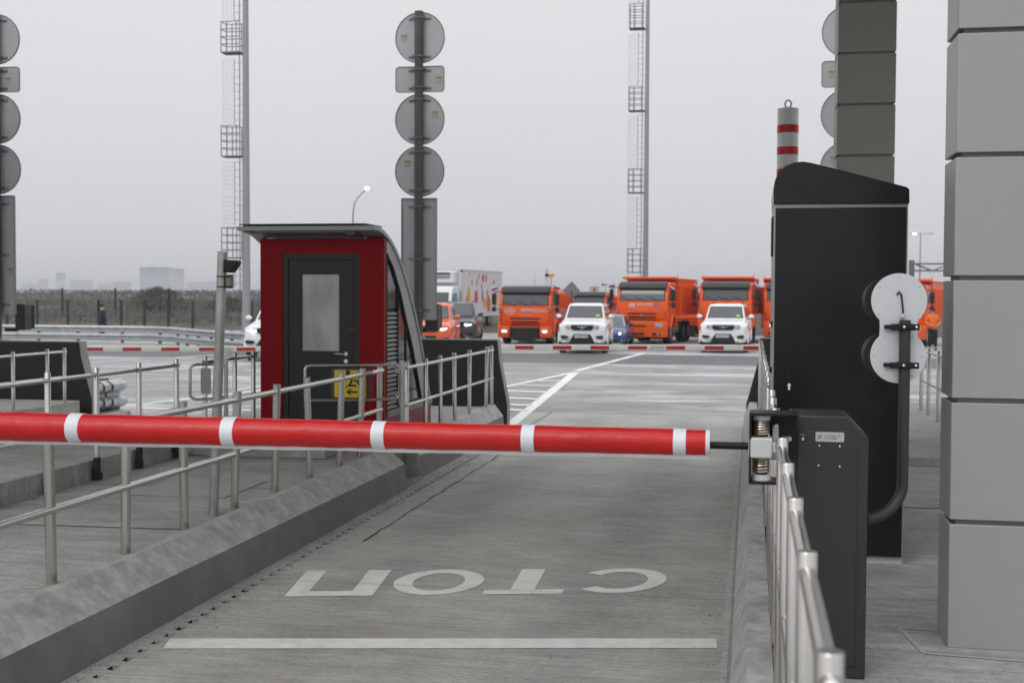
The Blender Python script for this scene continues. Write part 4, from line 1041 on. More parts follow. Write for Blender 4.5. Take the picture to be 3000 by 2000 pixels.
bush('lower bare shrub right of the tall one beyond the fence', -47.5, 110, 2.0, 5.5, 2000)
bush('rounded bare shrub in the field near the camera pole', -39.5, 118, 1.4, 6, 1500)
tb = MB()
for k in range(22000):
    y = rs_.uniform(420, 560); x = rs_.uniform(-.75, .35) * y; hm = 2.4 + 1.0 * math.sin(x * .02) + .6 * math.sin(x * .11)
    s = rs_.uniform(.4, .9); z = -.3 + max(.3, hm) * rs_.random() ** .6; d = rs_.uniform(0, PI)
    tb.poly([(x - math.cos(d) * s * .6, y, z), (x + math.cos(d) * s * .6, y + math.sin(d) * s, z), (x + rs_.uniform(-.4, .4), y, z + s)])
o = tb.build('treeline', M('treeline_brown', (.06, .058, .05), .9, 0, .3, .05), smooth=0); tag(o, 'faint far treeline along the horizon', 'treeline', kind='stuff')
# far town: every block its own building with floors of windows
def block(label, px0, px1, pyt, y, depth, col, win):
    y = y * 2.0
    a_, b_, = ony(px0, pyt, y), ony(px1, pyt, y); h = a_.z + .3
    t = thing('apartment_building', label, 'building', (a_.x, y, -.3), group='faint blocks of the far town'); w_ = b_.x - a_.x
    MB().box(0, w_, 0, depth, 0, h).build('wall', col, t)
    MB().box(-.4, w_ + .4, -.4, depth + .4, h, h + .8).box(w_ * .35, w_ * .55, depth * .3, depth * .6, h, h + 3).build('roof', col, t)
    nf = max(2, int(h / 3.2)); nw = max(2, int(w_ / 3.4)); wm = MB()
    for f in range(nf):
        for k in range(nw):
            x = w_ * (k + .25) / nw; z = h * (f + .3) / nf
            wm.box(x, x + w_ / nw * .5, -.06, .05, z, z + h / nf * .45)
    o = wm.build('windows', win, t, smooth=0, whole=True); o['kind'] = 'stuff'
wn = M('far_window', (.16, .17, .19), .3)
B1, B2, B3 = M('block_blue', (.20, .24, .30), .7), M('block_pale', (.42, .42, .41), .7), M('block_grey', (.26, .26, .27), .7)
for a_ in [('broad blue-grey slab block, tallest of the far town', 409, 482, 784, 1450, 18, B1), ('pale block right of the slab block in the far town', 484, 504, 786, 1480, 16, B2), ('narrow grey block right of the pale one in the far town', 502, 532, 788, 1600, 16, B3),
           ('faint block left in the far town, above the left shrub', 112, 132, 818, 1650, 15, B3), ('faint tower in the far town, second from the left', 164, 184, 800, 1900, 15, B3), ('low wide block in the far town near the left photo edge', 62, 108, 832, 1500, 20, B2),
           ('low block left of the slab block in the far town', 330, 372, 826, 1500, 20, B3), ('low block in the far town between tower and slab', 205, 262, 822, 1700, 20, B3), ('low pale block right in the far town, behind the camera pole', 548, 600, 828, 1500, 20, B2),
           ('low grey block in the far town beside the left mast', 600, 640, 825, 1600, 20, B3), ('low warehouse in the far town left of the red booth', 740, 800, 842, 1300, 30, B2), ('small block over the booth lane in the far town', 285, 325, 832, 1600, 20, B2),
           ('thin far chimney block above the orange tanker', 1598, 1606, 790, 1900, 8, B3), ('low far block right of the refrigerated lorry', 1640, 1690, 846, 1500, 20, B3), ('low far block between the tipper trucks', 1990, 2030, 846, 1700, 20, B3)]:
    block(*a_, wn)
sheds = M('shed_white', (.55, .56, .57), .6)
t = thing('warehouse', 'long pale shed between scrub and far town', 'building', (-300, 700, -.3)); MB().box(0, 120, 0, 30, 0, 5.0).build('wall', sheds, t); MB().prism([(-.5, 5.2), (30.5, 5.2), (15, 6.4)], 'x', -.5, 120.5).build('roof', M('shed_roof', (.30, .33, .38), .5), t)

# ---- hazy air
hb = MB().box(-2600, 2600, -60, 4300, -1.4, 42)
hz = hb.build('haze', [], smooth=0); hz['kind'] = 'stuff'; hz['label'] = 'thin grey autumn haze over the plain'; hz['category'] = 'haze'
hm = bpy.data.materials.new('haze_air'); hm.use_nodes = True; q = hm.node_tree; q.nodes.clear()
pv = q.nodes.new('ShaderNodeVolumePrincipled'); pv.inputs['Color'].default_value = (.93, .95, 1, 1); pv.inputs['Density'].default_value = .00045; pv.inputs['Anisotropy'].default_value = .2
oo = q.nodes.new('ShaderNodeOutputMaterial'); q.links.new(pv.outputs[0], oo.inputs['Volume']); hz.data.materials.append(hm)
# ================================================================== vehicles
LIT = M('headlight_lit', (1, 1, 1), .3, emit=(1, .97, .9), es=9.0)
LITW = M('headlight_lit_warm', (1, .9, .7), .3, emit=(1, .8, .5), es=5.0)
LENS = M('headlight_lens', (.45, .46, .47), .12, .3, .25, 30, spec=.8)
AMBER = M('amber_lens', (.75, .22, .02), .3)
SLOT = M('grille_slot', (.03, .008, .005), .7)
VISOR = M('visor_smoke', (.030, .030, .031), .35, 0, .1, spec=.35)
GREYP = M('grey_plastic', (.10, .10, .10), .6)
PRINT_W = M('print_white', (.75, .72, .72), .5)
RIM = M('rim_grey_steel', (.30, .30, .30), .45, .5)
def wheel_mesh(r, w, rr):
    t_ = MB(); t_.loft([[(x, q * math.cos(2 * PI * k / 28), q * math.sin(2 * PI * k / 28)) for k in range(28)] for x, q in ((-w / 2, rr), (-w / 2, r * .93), (-w / 2 + .03, r), (w / 2 - .03, r), (w / 2, r * .93), (w / 2, rr))], cap=True)
    d_ = MB(); d_.loft([[(x, q * math.cos(2 * PI * k / 20), q * math.sin(2 * PI * k / 20)) for k in range(20)] for x, q in ((w / 2 + .004, rr), (w / 2 - .03, rr * .8), (w / 2 - .05, rr * .5), (w / 2 + .0, rr * .28), (w / 2 + .03, rr * .2))])
    return t_.mesh('tyre', RUBBER), d_.mesh('rim', RIM)
WT = wheel_mesh(.52, .32, .29); WC = wheel_mesh(.37, .245, .225); WS = wheel_mesh(.31, .2, .2)
def wheel(root, x, y, wm, r, flip=False):
    o = inst('wheel', wm[0], root, (x, y, r), (0, 0, PI if flip else 0)); inst('rim', wm[1], o)
FW, FB, FR = M('flag_white', (.75, .75, .78), .8), M('flag_blue', (.03, .06, .35), .8), M('flag_red', (.55, .02, .03), .8)
def flag(root, x, y, z, ang=.5, s=.72, out=1):
    o = MB().cyl((x, y, z - .35), (x + .03 * out, y, z + .28), .008, seg=6).build('flag_pole', GREYP, root)
    fm = MB()
    for k, c in enumerate((2, 1, 0)):
        fm.cur = c
        for q in range(4):
            f = lambda u: (x + out * (.03 + u * .40 * s * math.cos(ang)), y + .03 * math.sin(u * 7), z + .25 - u * .40 * s * math.sin(ang) + .015 * math.sin(u * 8))
            a, b_ = f(q / 4), f((q + 1) / 4); h = .085 * s
            fm.poly([(a[0], a[1], a[2] - (3 - k) * h), (b_[0], b_[1], b_[2] - (3 - k) * h), (b_[0], b_[1], b_[2] - (2 - k) * h), (a[0], a[1], a[2] - (2 - k) * h)])
    fm.build('flag', [FW, FB, FR], o, smooth=0)

def kamaz(label, x, y, rz, lift=0.0, kind='tipper', lit=False, plough=False, logo=None, flags=(), beacon=False, group='orange road service lorries', board=None, zroot=0.0, litm=None):
    """cab-over lorry; x right, y towards the back, front bumper at y=0"""
    t = thing('service_lorry', label, 'lorry', (x, y, zroot), rz, group)
    z = lambda v: v + lift
    cabp = [(.10, z(.86)), (.02, z(1.05)), (.0, z(1.30)), (.05, z(1.80)), (.20, z(2.36)), (.36, z(2.58)), (.62, z(2.66)), (1.95, z(2.66)), (2.0, z(2.2)), (2.0, z(.80)), (1.7, z(.80)), (1.62, z(1.08)), (.55, z(1.08)), (.45, z(.86))]
    MB().prism(cabp, 'x', -1.235, 1.235).build('cab', ORANGE, t, bevel=.05, seg=3)
    def fy(zz): # front surface y at height
        P = [(.02, 1.05), (.0, 1.30), (.05, 1.80), (.20, 2.36), (.36, 2.58)]
        for (ya, za), (yb, zb) in zip(P, P[1:]):
            if za <= zz <= zb: return ya + (yb - ya) * (zz - za) / (zb - za)
        return .02
    def fq(name, x0, x1, z0, z1, m, d=.012, xi=0.0, parent=t, n=4):
        mb = MB(); R = []
        for k in range(n + 1):
            zz = z0 + (z1 - z0) * k / n; yy = fy(zz); f = k / n; R.append([(x0 + xi * f, yy - d, z(zz)), (x1 - xi * f, yy - d, z(zz)), (x1 - xi * f, yy + .03, z(zz)), (x0 + xi * f, yy + .03, z(zz))])
        return mb.loft(R).build(name, m, parent, bevel=0)
    ws = fq('windscreen_frame', -1.09, 1.09, 1.79, 2.40, BLACKM, .010, .04)
    fq('windscreen', -1.05, 1.05, 1.82, 2.38, GLASS, .016, .04)
    for wx in (-.75, -.1, .5):
        MB().tube([(wx + .30, fy(1.78) - .03, z(1.77)), (wx + .12, fy(1.84) - .045, z(1.86)), (wx - .28, fy(1.98) - .03, z(1.98))], .012, 5).build('wiper', BLACKM, t)
    vz = MB(); vz.loft([[(xx, yy, z(zz)) for yy, zz in ((.20, 2.36), (.05, 2.34), (.02, 2.42), (.20, 2.62), (.50, 2.70), (.62, 2.66), (.36, 2.56))] for xx in (-1.13, -.6, 0, .6, 1.13)]); vz.build('sun_visor', VISOR, t, bevel=.02)
    for k, (zz, wd) in enumerate(((1.19, .70), (1.03, .66))): fq('grille_slot', -wd, wd, zz - .035, zz + .035, SLOT, .006, .03, n=1)
    fq('grille_slot', -.66, .66, .865 if False else 1.052 - .02, 1.058 - .02, SLOT, .004, n=1) if False else None
    MB().box(-.68, .68, .0, .06, z(.845), z(.905)).build('grille_slot', SLOT, t)
    MB().disc((0, -.015, z(1.115)), .06, 'y', .03, 18).build('emblem', M('emblem_steel', (.32, .29, .25), .4, .6), t)
    for sx in (-1, 1):
        MB().box(sx * 1.12 - .012, sx * 1.12 + .012, -.004, .05, z(1.02), z(1.32)).build('panel_seam', SLOT, t)
        # doors, windows, mirrors, arches
        xs = sx * 1.238
        MB().prism([(.24, z(1.80)), (.40, z(2.36)), (1.25, z(2.40)), (1.25, z(1.78))], 'x', xs - .006, xs + .006).build('side_window', GLASS, t)
        d_ = MB(); d_.prism([(.16, z(1.10)), (.22, z(1.76)), (1.3, z(1.74)), (1.3, z(1.10))], 'x', xs - .004, xs + .008); d = d_.build('door', ORANGE, t, bevel=.006)
        MB().box(xs - .01, xs + .025, 1.08, 1.24, z(1.45), z(1.49)).build('handle', BLACKM, d)
        MB().tube([(.6 + q * .1, 0, 0) for q in ()] or [(sx * 1.16, .12 + 1.05, z(.45)), (sx * 1.16, .42, z(.62)), (sx * 1.16, .30, z(1.0))], .01, 4).build('step_rail', BLACKM, t)
        ar = [(.98 + .66 * math.cos(u * PI / 12), z(.50) + .64 * math.sin(u * PI / 12)) for u in range(13)]; ai = [(.98 + .56 * math.cos(u * PI / 12), z(.50) + .54 * math.sin(u * PI / 12)) for u in range(12, -1, -1)]
        MB().prism(ar + ai, 'x', sx * 1.0, sx * 1.36).build('mudguard', ORANGE, t, bevel=.03)
        m = MB(); m.box(sx * 1.48 - .10, sx * 1.48 + .10, -.02, .12, z(1.82), z(2.34)); mo = m.build('mirror', BLACKM, t, bevel=.05, seg=3)
        MB().box(sx * 1.48 - .10, sx * 1.48 + .10, -.02, .12, z(1.50), z(1.72)).build('wide_mirror', BLACKM, mo, bevel=.06, seg=3)
        MB().tube([(sx * 1.2, .2, z(2.42)), (sx * 1.46, .06, z(2.40)), (sx * 1.48, .05, z(2.2))], .022, 6).tube([(sx * 1.2, .12, z(1.60)), (sx * 1.46, .06, z(1.62)), (sx * 1.48, .05, z(1.9))], .018, 6).build('mirror_arm', BLACKM, mo)
        wheel(t, sx * 1.02, 1.0, WT, .52, sx < 0)
    # bumper
    if kind == 'tipper' or not plough:
        bp = [(-.12, .33), (-.16, .55), (-.14, z(.84)), (.10, z(.86)), (.12, .35)]
        MB().prism(bp, 'x', -1.24, 1.24).build('bumper', ORANGE, t, bevel=.035, seg=3)
        MB().box(-.46, .24, -.166, -.10, z(.58), z(.655)).box(-.44, .14, -.166, -.10, .46, .54).build('bumper_slot', BLACKM, t, bevel=.01)
        for sx in (-1, 1):
            h = MB().box(sx * .84 - .19, sx * .84 + .19, -.172, -.10, z(.545), z(.735)).build('headlight', LENS, t, bevel=.02)
            if lit: MB().disc((sx * .84, -.175, z(.62)), .075, 'y', .01, 16).build('beam_lens', litm or LIT, h)
            fo = MB().box(sx * .78 - .24, sx * .78 + .12, -.168, -.10, .43, .54).build('fog_recess', BLACKM, t, bevel=.01)
            fl_ = MB().disc((sx * .80, -.17, .485), .055, 'y', .01, 14).build('fog_lamp', (litm or LIT) if lit and litm else LENS, fo)
    else:
        for sx in (-1, 1):
            m = MB(); m.prism([(-.12, .32), (-.16, .45), (-.15, .84), (.12, .86), (.12, .30)], 'x', sx * .69, sx * 1.25); m.build('bumper', ORANGE, t, bevel=.03, seg=3)
            h = MB().box(sx * .94 - .17, sx * .94 + .17, -.172, -.10, .56, .72).build('headlight', LENS, t, bevel=.02)
            if lit: MB().box(sx * .94 - .10, sx * .94 + .10, -.178, -.16, .575, .625).build('beam_lens', LIT, h, bevel=.02)
            MB().box(sx * 1.14 - .05, sx * 1.14 + .05, -.16, -.06, 1.44, 1.62).build('work_light', BLACKM, t, bevel=.02)
            MB().disc((sx * 1.14, -.165, 1.53), .045, 'y', .012, 14).build('work_lens', LENS, t)
        MB().box(-.66, .66, -.20, .3, .78, .84).build('cross_bar', ORANGE, t, bevel=.01)
        MB().box(-.63, .63, -.28, .2, .30, .76).box(-.5, .5, -.36, -.25, .18, .60).build('plough_mount', BLACKM, t, bevel=.02)
        for xx in (-.55, .55): MB().cyl((xx, -.3, .22), (xx, -.05, .5), .05).build('plough_hitch', GREYP, t)
    if not (plough): pass
    MB().box(-.42, .42, .3, 7.0, .62, .92).build('chassis', BLACKM, t)
    MB().box(-.86, .86, .75, 1.25, .22, .62).box(-.55, .55, .1, 2.2, .26, .60).build('axle_and_shade', BLACKM, t, bevel=.04)  # axle and sump; black bulk also stands in for shade under the bumper
    for yy in ((4.3, 5.6) if kind in ('tipper', 'hopper') else (4.6,)):
        for sx in (-1, 1): wheel(t, sx * .98, yy, WT, .52, sx < 0)
        MB().cyl((-.9, yy, .52), (.9, yy, .52), .10, seg=10).build('axle', BLACKM, t)
    for sx in (-1, 1): MB().box(sx * .62, sx * 1.14, 2.2, 3.2, .50, 1.0).build('fuel_tank', M('tank_alu', (.30, .31, .32), .4, .5), t, bevel=.08, seg=3)
    MB().box(-1.1, 1.1, .3, 6.8, .18, .6).build('underbody', BLACKM, t) if False else None
    if kind == 'tipper':
        y0, y1, zb, zt = 2.25, 7.05, 1.12 + lift, 2.82 + lift
        bd = MB(); th = .07
        bd.box(-1.25, -1.25 + th, y0, y1, zb, zt).box(1.25 - th, 1.25, y0, y1, zb, zt).box(-1.25 + th, 1.25 - th, y0, y0 + th, zb, zt + .0).box(-1.25 + th, 1.25 - th, y1 - th, y1, zb, zt).box(-1.25 + th, 1.25 - th, y0 + th, y1 - th, zb, zb + .08)
        b_ = bd.build('tipper_body', ORANGE, t)
        MB().prism([(y0 + .02, zt - .02), (y0 - 1.05, zt + .02), (y0 - 1.05, zt + .12), (y0 + .1, zt + .10)], 'x', -1.25, 1.25).build('header_board', ORANGE, b_, bevel=.01)
        MB().box(-1.30, -1.22, y0, y1, zt - .02, zt + .06).box(1.22, 1.30, y0, y1, zt - .02, zt + .06).build('top_rail', ORANGE, b_, bevel=.012)
        rm_ = MB().prism([(-.13, 0), (.13, 0), (.10, .15), (-.10, .15)], 'z', zb, zt - .34)
        rme = rm_.mesh('rib', ORANGE)
        for sx in (-1, 1):
            for k in range(7): inst('rib', rme, b_, (sx * 1.25, y0 + .45 + k * .68, 0), (0, 0, -PI / 2 if sx > 0 else PI / 2))
            MB().box(sx * 1.26 - .035, sx * 1.26 + .035, y0, y1, zt - .36, zt - .30).box(sx * 1.26 - .035, sx * 1.26 + .035, y0, y1, zb - .02, zb + .08).build('side_rail', ORANGE, b_)
            MB().cyl((sx * 1.22, y0 - .02, zb + .3), (sx * 1.22, y0 - .02, zt + .26), .02).build('board_stake', ORANGE, b_)
        MB().box(.98, 1.12, 2.05, 2.2, z(1.0), z(1.85)).build('exhaust_stack', M('exhaust', (.35, .33, .28), .5, .5), t, bevel=.03)
    else:
        y0, y1 = 2.3, 6.9
        b_ = MB().loft([[(xx, y0, zz) for xx, zz in ((-.75, 1.05), (-1.22, 1.7), (-1.22, 2.35), (1.22, 2.35), (1.22, 1.7), (.75, 1.05))], [(xx, y1, zz) for xx, zz in ((-.75, 1.05), (-1.22, 1.7), (-1.22, 2.35), (1.22, 2.35), (1.22, 1.7), (.75, 1.05))]]).build('hopper', ORANGE, t, bevel=.03)
        m = MB(); m.tube([(0, y0 + .1, 2.30), (0, y1 - .1, 2.30)], 1.0, 16); o = m.build('tarpaulin', M('tarp_red', (.60, .07, .03), .55, 0, .15, 3), b_); o.scale = (1.15, 1, .32); o.location.z = 2.30 * (1 - .32)
        for k in range(7): MB().box(1.19, 1.27, y0 + .35 + k * .65, y0 + .45 + k * .65, 1.65, 2.36).box(-1.27, -1.19, y0 + .35 + k * .65, y0 + .45 + k * .65, 1.65, 2.36).build('rib', ORANGE, b_)
        MB().box(-1.15, 1.15, 2.2, 6.9, .95, 1.06).build('sub_frame', M('frame_red', (.40, .03, .02), .6), t)
        MB().box(.7, 1.2, 3.4, 4.6, .5, 1.3).build('tool_box', ORANGE, t, bevel=.02)
    if beacon:
        MB().cyl((1.12, .55, z(2.6)), (1.12, .55, z(2.6) + .55), .015, seg=6).build('beacon_pole', BLACKM, t)
        MB().box(1.02, 1.24, .47, .63, z(2.6) + .52, z(2.6) + .66).build('beacon', AMBER, t, bevel=.02)
        MB().box(.84, 1.0, .5, .6, z(2.6) + .52, z(2.6) + .66).build('work_light', BLACKM, t, bevel=.02)
        MB().tube([(.35, .6, z(2.6)), (.37, .6, z(2.6) + .75)], .005, 4).build('aerial', BLACKM, t)
    for (sx, zz, an) in flags: flag(t, sx * 1.30, .02, z(zz), an, out=sx)
    if board == 'diamond':
        o = MB().prism([(1.35, 2.50), (1.80, 2.95), (2.2, 2.50), (1.80, 2.10)], 'y', 2.62, 2.66).build('road_sign', M('sign_rear_grey', (.20, .20, .20), .6), t); MB().box(1.75, 1.85, 2.6, 2.7, 1.9, 2.5).build('bracket', GREYP, o)
    elif board == 'plate':
        o = MB().box(-.3, .38, 2.5, 2.55, 2.72, 3.08).build('road_sign', M('sign_rear_pale', (.42, .43, .43), .6), t); MB().box(-.02, .1, 2.44, 2.5, 2.62, 3.0).build('bracket', GREYP, o)
    pr = lambda zz: fy(zz) - .018
    if logo == 'avtodor':
        ex = M('print_pale', (.78, .60, .62), .5)
        lm = MB()
        for (a_, b_) in ((-.60, 0), (-.50, 0), (-.40, 0)): lm.prism([(a_ - .035, z(1.50)), (a_ + .035, z(1.50)), (a_ + .085, z(1.70)), (a_ + .015, z(1.70))], 'y', pr(1.6) - .002, pr(1.6))
        lm.box(-.58, -.38, pr(1.6) - .002, pr(1.6), z(1.585), z(1.62)); lm.build('logo', ex, t, smooth=0)
        rx = math.atan2(1.80 - 1.30, .05) 
        text('lettering', 'АВТОДОР', ex, t, (.10, pr(1.62) - .004, z(1.625)), .135, .72, shear=.2, rot=(rx, 0, 0), bold=.02)
        text('lettering', 'КАМАЗ', M('print_dim', (.70, .42, .38), .5), t, (-.05, pr(1.42) - .004, z(1.42)), .07, .62, rot=(rx, 0, 0))
        MB().disc((.66, pr(1.62), z(1.59)), .08, 'y', .006, 16).build('badge', M('badge_blue', (.30, .16, .30), .5), t)
        MB().tube([(.46 + .10 * math.cos(u * PI / 8), pr(1.6), z(1.60) + .045 * math.sin(u * PI / 8)) for u in range(14)], .012, 5).build('logo_swirl', ex, t)
    elif logo == 'kdm':
        ex = M('print_pale', (.78, .60, .62), .5); rx = math.atan2(.5, .05)
        MB().tube([(-.72 + .25 * math.cos(u * PI / 12), pr(1.52), z(1.52) + .13 * math.sin(u * PI / 12)) for u in range(24)], .016, 6, closed=True).build('logo', ex, t)
        text('lettering', 'КДМ', ex, t, (-.72, pr(1.52) - .004, z(1.52)), .11, .34, rot=(rx, 0, 0), bold=.03)
        MB().box(-.18, .36, pr(1.56) - .012, pr(1.56), z(1.51), z(1.63)).build('number_plate', M('plate_white', (.55, .57, .60), .4), t, bevel=.005)
        text('lettering', 'М 428 РЕ', M('plate_ink', (.03, .03, .03), .5), t, (.09, pr(1.56) - .016, z(1.57)), .07, .42, rot=(rx, 0, 0))
        text('lettering', 'СПЕЦТЕХНИКА', ex, t, (.70, pr(1.58) - .004, z(1.595)), .06, .58, rot=(rx, 0, 0), bold=.03)
        text('lettering', '8 800 250 67 57', ex, t, (.70, pr(1.5) - .004, z(1.515)), .055, .60, rot=(rx, 0, 0), bold=.03)
        text('lettering', 'КАМАЗ', M('print_dim', (.70, .42, .38), .5), t, (.0, pr(1.38) - .004, z(1.36)), .06, .62, rot=(rx, 0, 0))
    elif logo == 'side':
        ex = M('print_pale', (.78, .60, .62), .5); rx = math.atan2(.5, .05)
        text('lettering', 'АВТОДОР', ex, t, (.55, pr(1.58) - .004, z(1.60)), .07, .6, rot=(rx, 0, 0), bold=.03); text('lettering', 'ТЕЛЕФОН', ex, t, (.55, pr(1.5) - .004, z(1.50)), .06, .6, rot=(rx, 0, 0), bold=.03)
    return t

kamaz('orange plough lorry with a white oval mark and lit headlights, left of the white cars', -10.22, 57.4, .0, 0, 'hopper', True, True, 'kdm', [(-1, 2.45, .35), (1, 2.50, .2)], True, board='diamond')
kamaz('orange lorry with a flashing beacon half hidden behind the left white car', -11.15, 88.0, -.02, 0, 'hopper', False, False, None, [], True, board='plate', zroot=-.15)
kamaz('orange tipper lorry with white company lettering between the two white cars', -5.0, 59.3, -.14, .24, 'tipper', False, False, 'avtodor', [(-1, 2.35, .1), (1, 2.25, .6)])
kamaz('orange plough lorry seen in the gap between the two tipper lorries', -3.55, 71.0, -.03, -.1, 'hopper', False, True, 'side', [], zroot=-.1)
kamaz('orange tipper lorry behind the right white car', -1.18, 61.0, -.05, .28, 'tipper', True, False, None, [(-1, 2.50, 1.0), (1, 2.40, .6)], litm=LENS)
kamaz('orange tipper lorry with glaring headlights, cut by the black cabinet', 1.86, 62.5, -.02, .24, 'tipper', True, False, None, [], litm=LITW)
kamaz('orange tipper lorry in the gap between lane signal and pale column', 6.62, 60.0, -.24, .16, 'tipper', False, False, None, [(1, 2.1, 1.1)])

# ---------------------------------------------------------------- off-road cars
def suv(label, x, y, rz, paint, lit=False, plate=None, group=None, livery=True, chrome=True):
    t = thing('off_road_car', label, 'car', (x, y, 0), rz, group)
    def sec(yy, hw, z0, zm, zt, tw): return [(-hw * .93, yy, z0), (-hw, yy, z0 + .14), (-hw, yy, zm), (-tw, yy, zt), (tw, yy, zt), (hw, yy, zm), (hw, yy, z0 + .14), (hw * .93, yy, z0)]
    B = [sec(.0, .74, .46, .98, 1.10, .58), sec(.06, .85, .42, 1.05, 1.17, .68), (sec(.30, .93, .42, 1.10, 1.22, .75)), sec(.75, .95, .45, 1.13, 1.28, .77), sec(1.35, .95, .45, 1.17, 1.35, .80), sec(3.2, .95, .45, 1.18, 1.36, .86), sec(4.45, .95, .45, 1.18, 1.36, .86), sec(4.66, .90, .48, 1.12, 1.30, .80)]
    MB().loft(B).build('body', paint, t, bevel=.02, smooth=50)
    g0 = [(-.80, 1.30, 1.34), (.80, 1.30, 1.34), (.86, 4.5, 1.34), (-.86, 4.5, 1.34)]; g1 = [(-.69, 1.88, 1.86), (.69, 1.88, 1.86), (.72, 4.28, 1.86), (-.72, 4.28, 1.86)]
    g2 = [(-.63, 2.02, 1.93), (.63, 2.02, 1.93), (.67, 4.2, 1.93), (-.67, 4.2, 1.93)]; g3 = [(-.45, 2.3, 1.955), (.45, 2.3, 1.955), (.5, 4.0, 1.955), (-.5, 4.0, 1.955)]
    MB().loft([g0, g1, g2, g3]).build('cabin', paint, t, bevel=.02, smooth=50)
    def pane(name, a, b_, c, d, u0, u1, v0, v1, m=GLASS, off=.008):
        a, b_, c, d = map(Vector, (a, b_, c, d)); P = lambda u, v: a.lerp(b_, u).lerp(d.lerp(c, u), v); n = (b_ - a).cross(d - a).normalized() * off
        q = [P(u0, v0), P(u1, v0), P(u1, v1), P(u0, v1)]; MB().loft([[p + n * .0 for p in q], [p + n for p in q]]).build(name, m, t, smooth=0)
    pane('windscreen_frame', g0[0], g0[1], g1[1], g1[0], .04, .96, .06, .97, BLACKM, .006); pane('windscreen', g0[0], g0[1], g1[1], g1[0], .055, .945, .09, .95, GLASS, .012)
    for u0, u1 in ((.10, .36), (.40, .62), (.66, .94)):
        pane('side_window', g0[1], g0[2], g1[2], g1[1], u0, u1, .12, .90); pane('side_window', g0[3], g0[0], g1[0], g1[3], 1 - u1, 1 - u0, .12, .90)
    MB().tube([(.5, 1.34, 1.38), (.2, 1.40, 1.41), (-.25, 1.43, 1.435)], .012, 5).tube([(.02, 1.34, 1.38), (-.3, 1.38, 1.40), (-.66, 1.42, 1.43)], .012, 5).build('wiper', BLACKM, t)
    # face
    gp = [(-.44, .80), (-.36, .71), (.36, .71), (.44, .80), (.43, .91), (-.43, .91)]
    MB().prism([(a_, b_ + .20) for a_, b_ in gp], 'y', -.03, .06).build('grille', BLACKM, t, bevel=.008)
    MB().loft([[(-.44, -.03, 1.115), (.44, -.03, 1.115), (.44, .06, 1.115), (-.44, .06, 1.115)], [(-.46, -.034, 1.15), (.46, -.034, 1.15), (.46, .06, 1.17), (-.46, .06, 1.17)]]).build('grille_trim', paint, t)
    em = MB(); em.disc((0, -.036, 1.025), .05, 'y', .012, 16)
    for sx in (-1, 1): em.prism([(sx * .04, 1.04), (sx * .21, 1.085), (sx * .19, 1.06), (sx * .12, 1.025), (sx * .04, 1.0)], 'y', -.042, -.034)
    em.build('emblem', CHROME, t, smooth=0)
    dz_ = .135
    for sx in (-1, 1):
        up = lambda pts: [(sx * x, y, zz + dz_) for x, y, zz in pts]
        h = MB().loft([up([(.44, -.03, .85), (.50, -.02, .81), (.74, .03, .83), (.83, .14, .90), (.81, .14, 1.0), (.62, .02, 1.0), (.46, -.025, .97)]),
                       up([(.44, .1, .85), (.50, .1, .81), (.74, .16, .83), (.83, .26, .90), (.81, .26, 1.0), (.62, .16, 1.0), (.46, .1, .97)])]).build('headlight', LENS, t, bevel=.004)
        if lit: MB().loft([up([(.46, -.045, .90), (.53, -.045, .845), (.74, .015, .86), (.80, .09, .93), (.74, .015, .90), (.55, -.045, .89)]), up([(.46, .0, .90), (.53, .0, .845), (.74, .06, .86), (.80, .13, .93), (.74, .06, .90), (.55, .0, .89)])]).build('beam_lens', LIT, h)
        else: MB().disc((sx * .60, -.02, .905 + dz_), .065, 'y', .03, 16).build('lamp_bowl', CHROME, h)
    bpx = [(-.92, .70), (-.90, .48), (-.70, .42), (.70, .42), (.90, .48), (.92, .70), (.86, .92), (-.86, .92)]
    bm_ = MB(); R = []
    for f, yy in ((1, .25), (1, .04), (.97, -.06), (.93, -.09)): R.append([(a_ * f, yy + .16 * (abs(a_) > .8), .66 + (b_ - .66) * f) for a_, b_ in bpx])
    bm_.loft(R); bm_.build('bumper', paint, t, bevel=.025, seg=3)
    MB().prism([(-.30, .77), (.30, .77), (.42, .60), (.52, .40), (-.52, .40), (-.42, .60)], 'y', -.098, -.02).build('lower_grille', BLACKM, t, bevel=.01)
    for sx in (-1, 1):
        MB().prism([(sx * .80, .72), (sx * .60, .70), (sx * .52, .665), (sx * .58, .60), (sx * .78, .59), (sx * .83, .64)], 'y', -.09, .05).build('fog_recess', BLACKM, t, bevel=.01)
        MB().prism([(sx * .52, .52), (sx * .70, .44), (sx * .70, .42), (sx * .54, .42)], 'y', -.095, .0).build('skid_plate', M('skid_grey', (.35, .35, .35), .5), t)
    if plate:
        MB().box(-.28, .24, -.112, -.098, .62, .735).build('number_plate', M('plate_white', (.55, .57, .60), .4), t, bevel=.004)
        text('lettering', plate, M('plate_ink', (.03, .03, .03), .5), t, (-.02, -.116, .677), .07, .46)
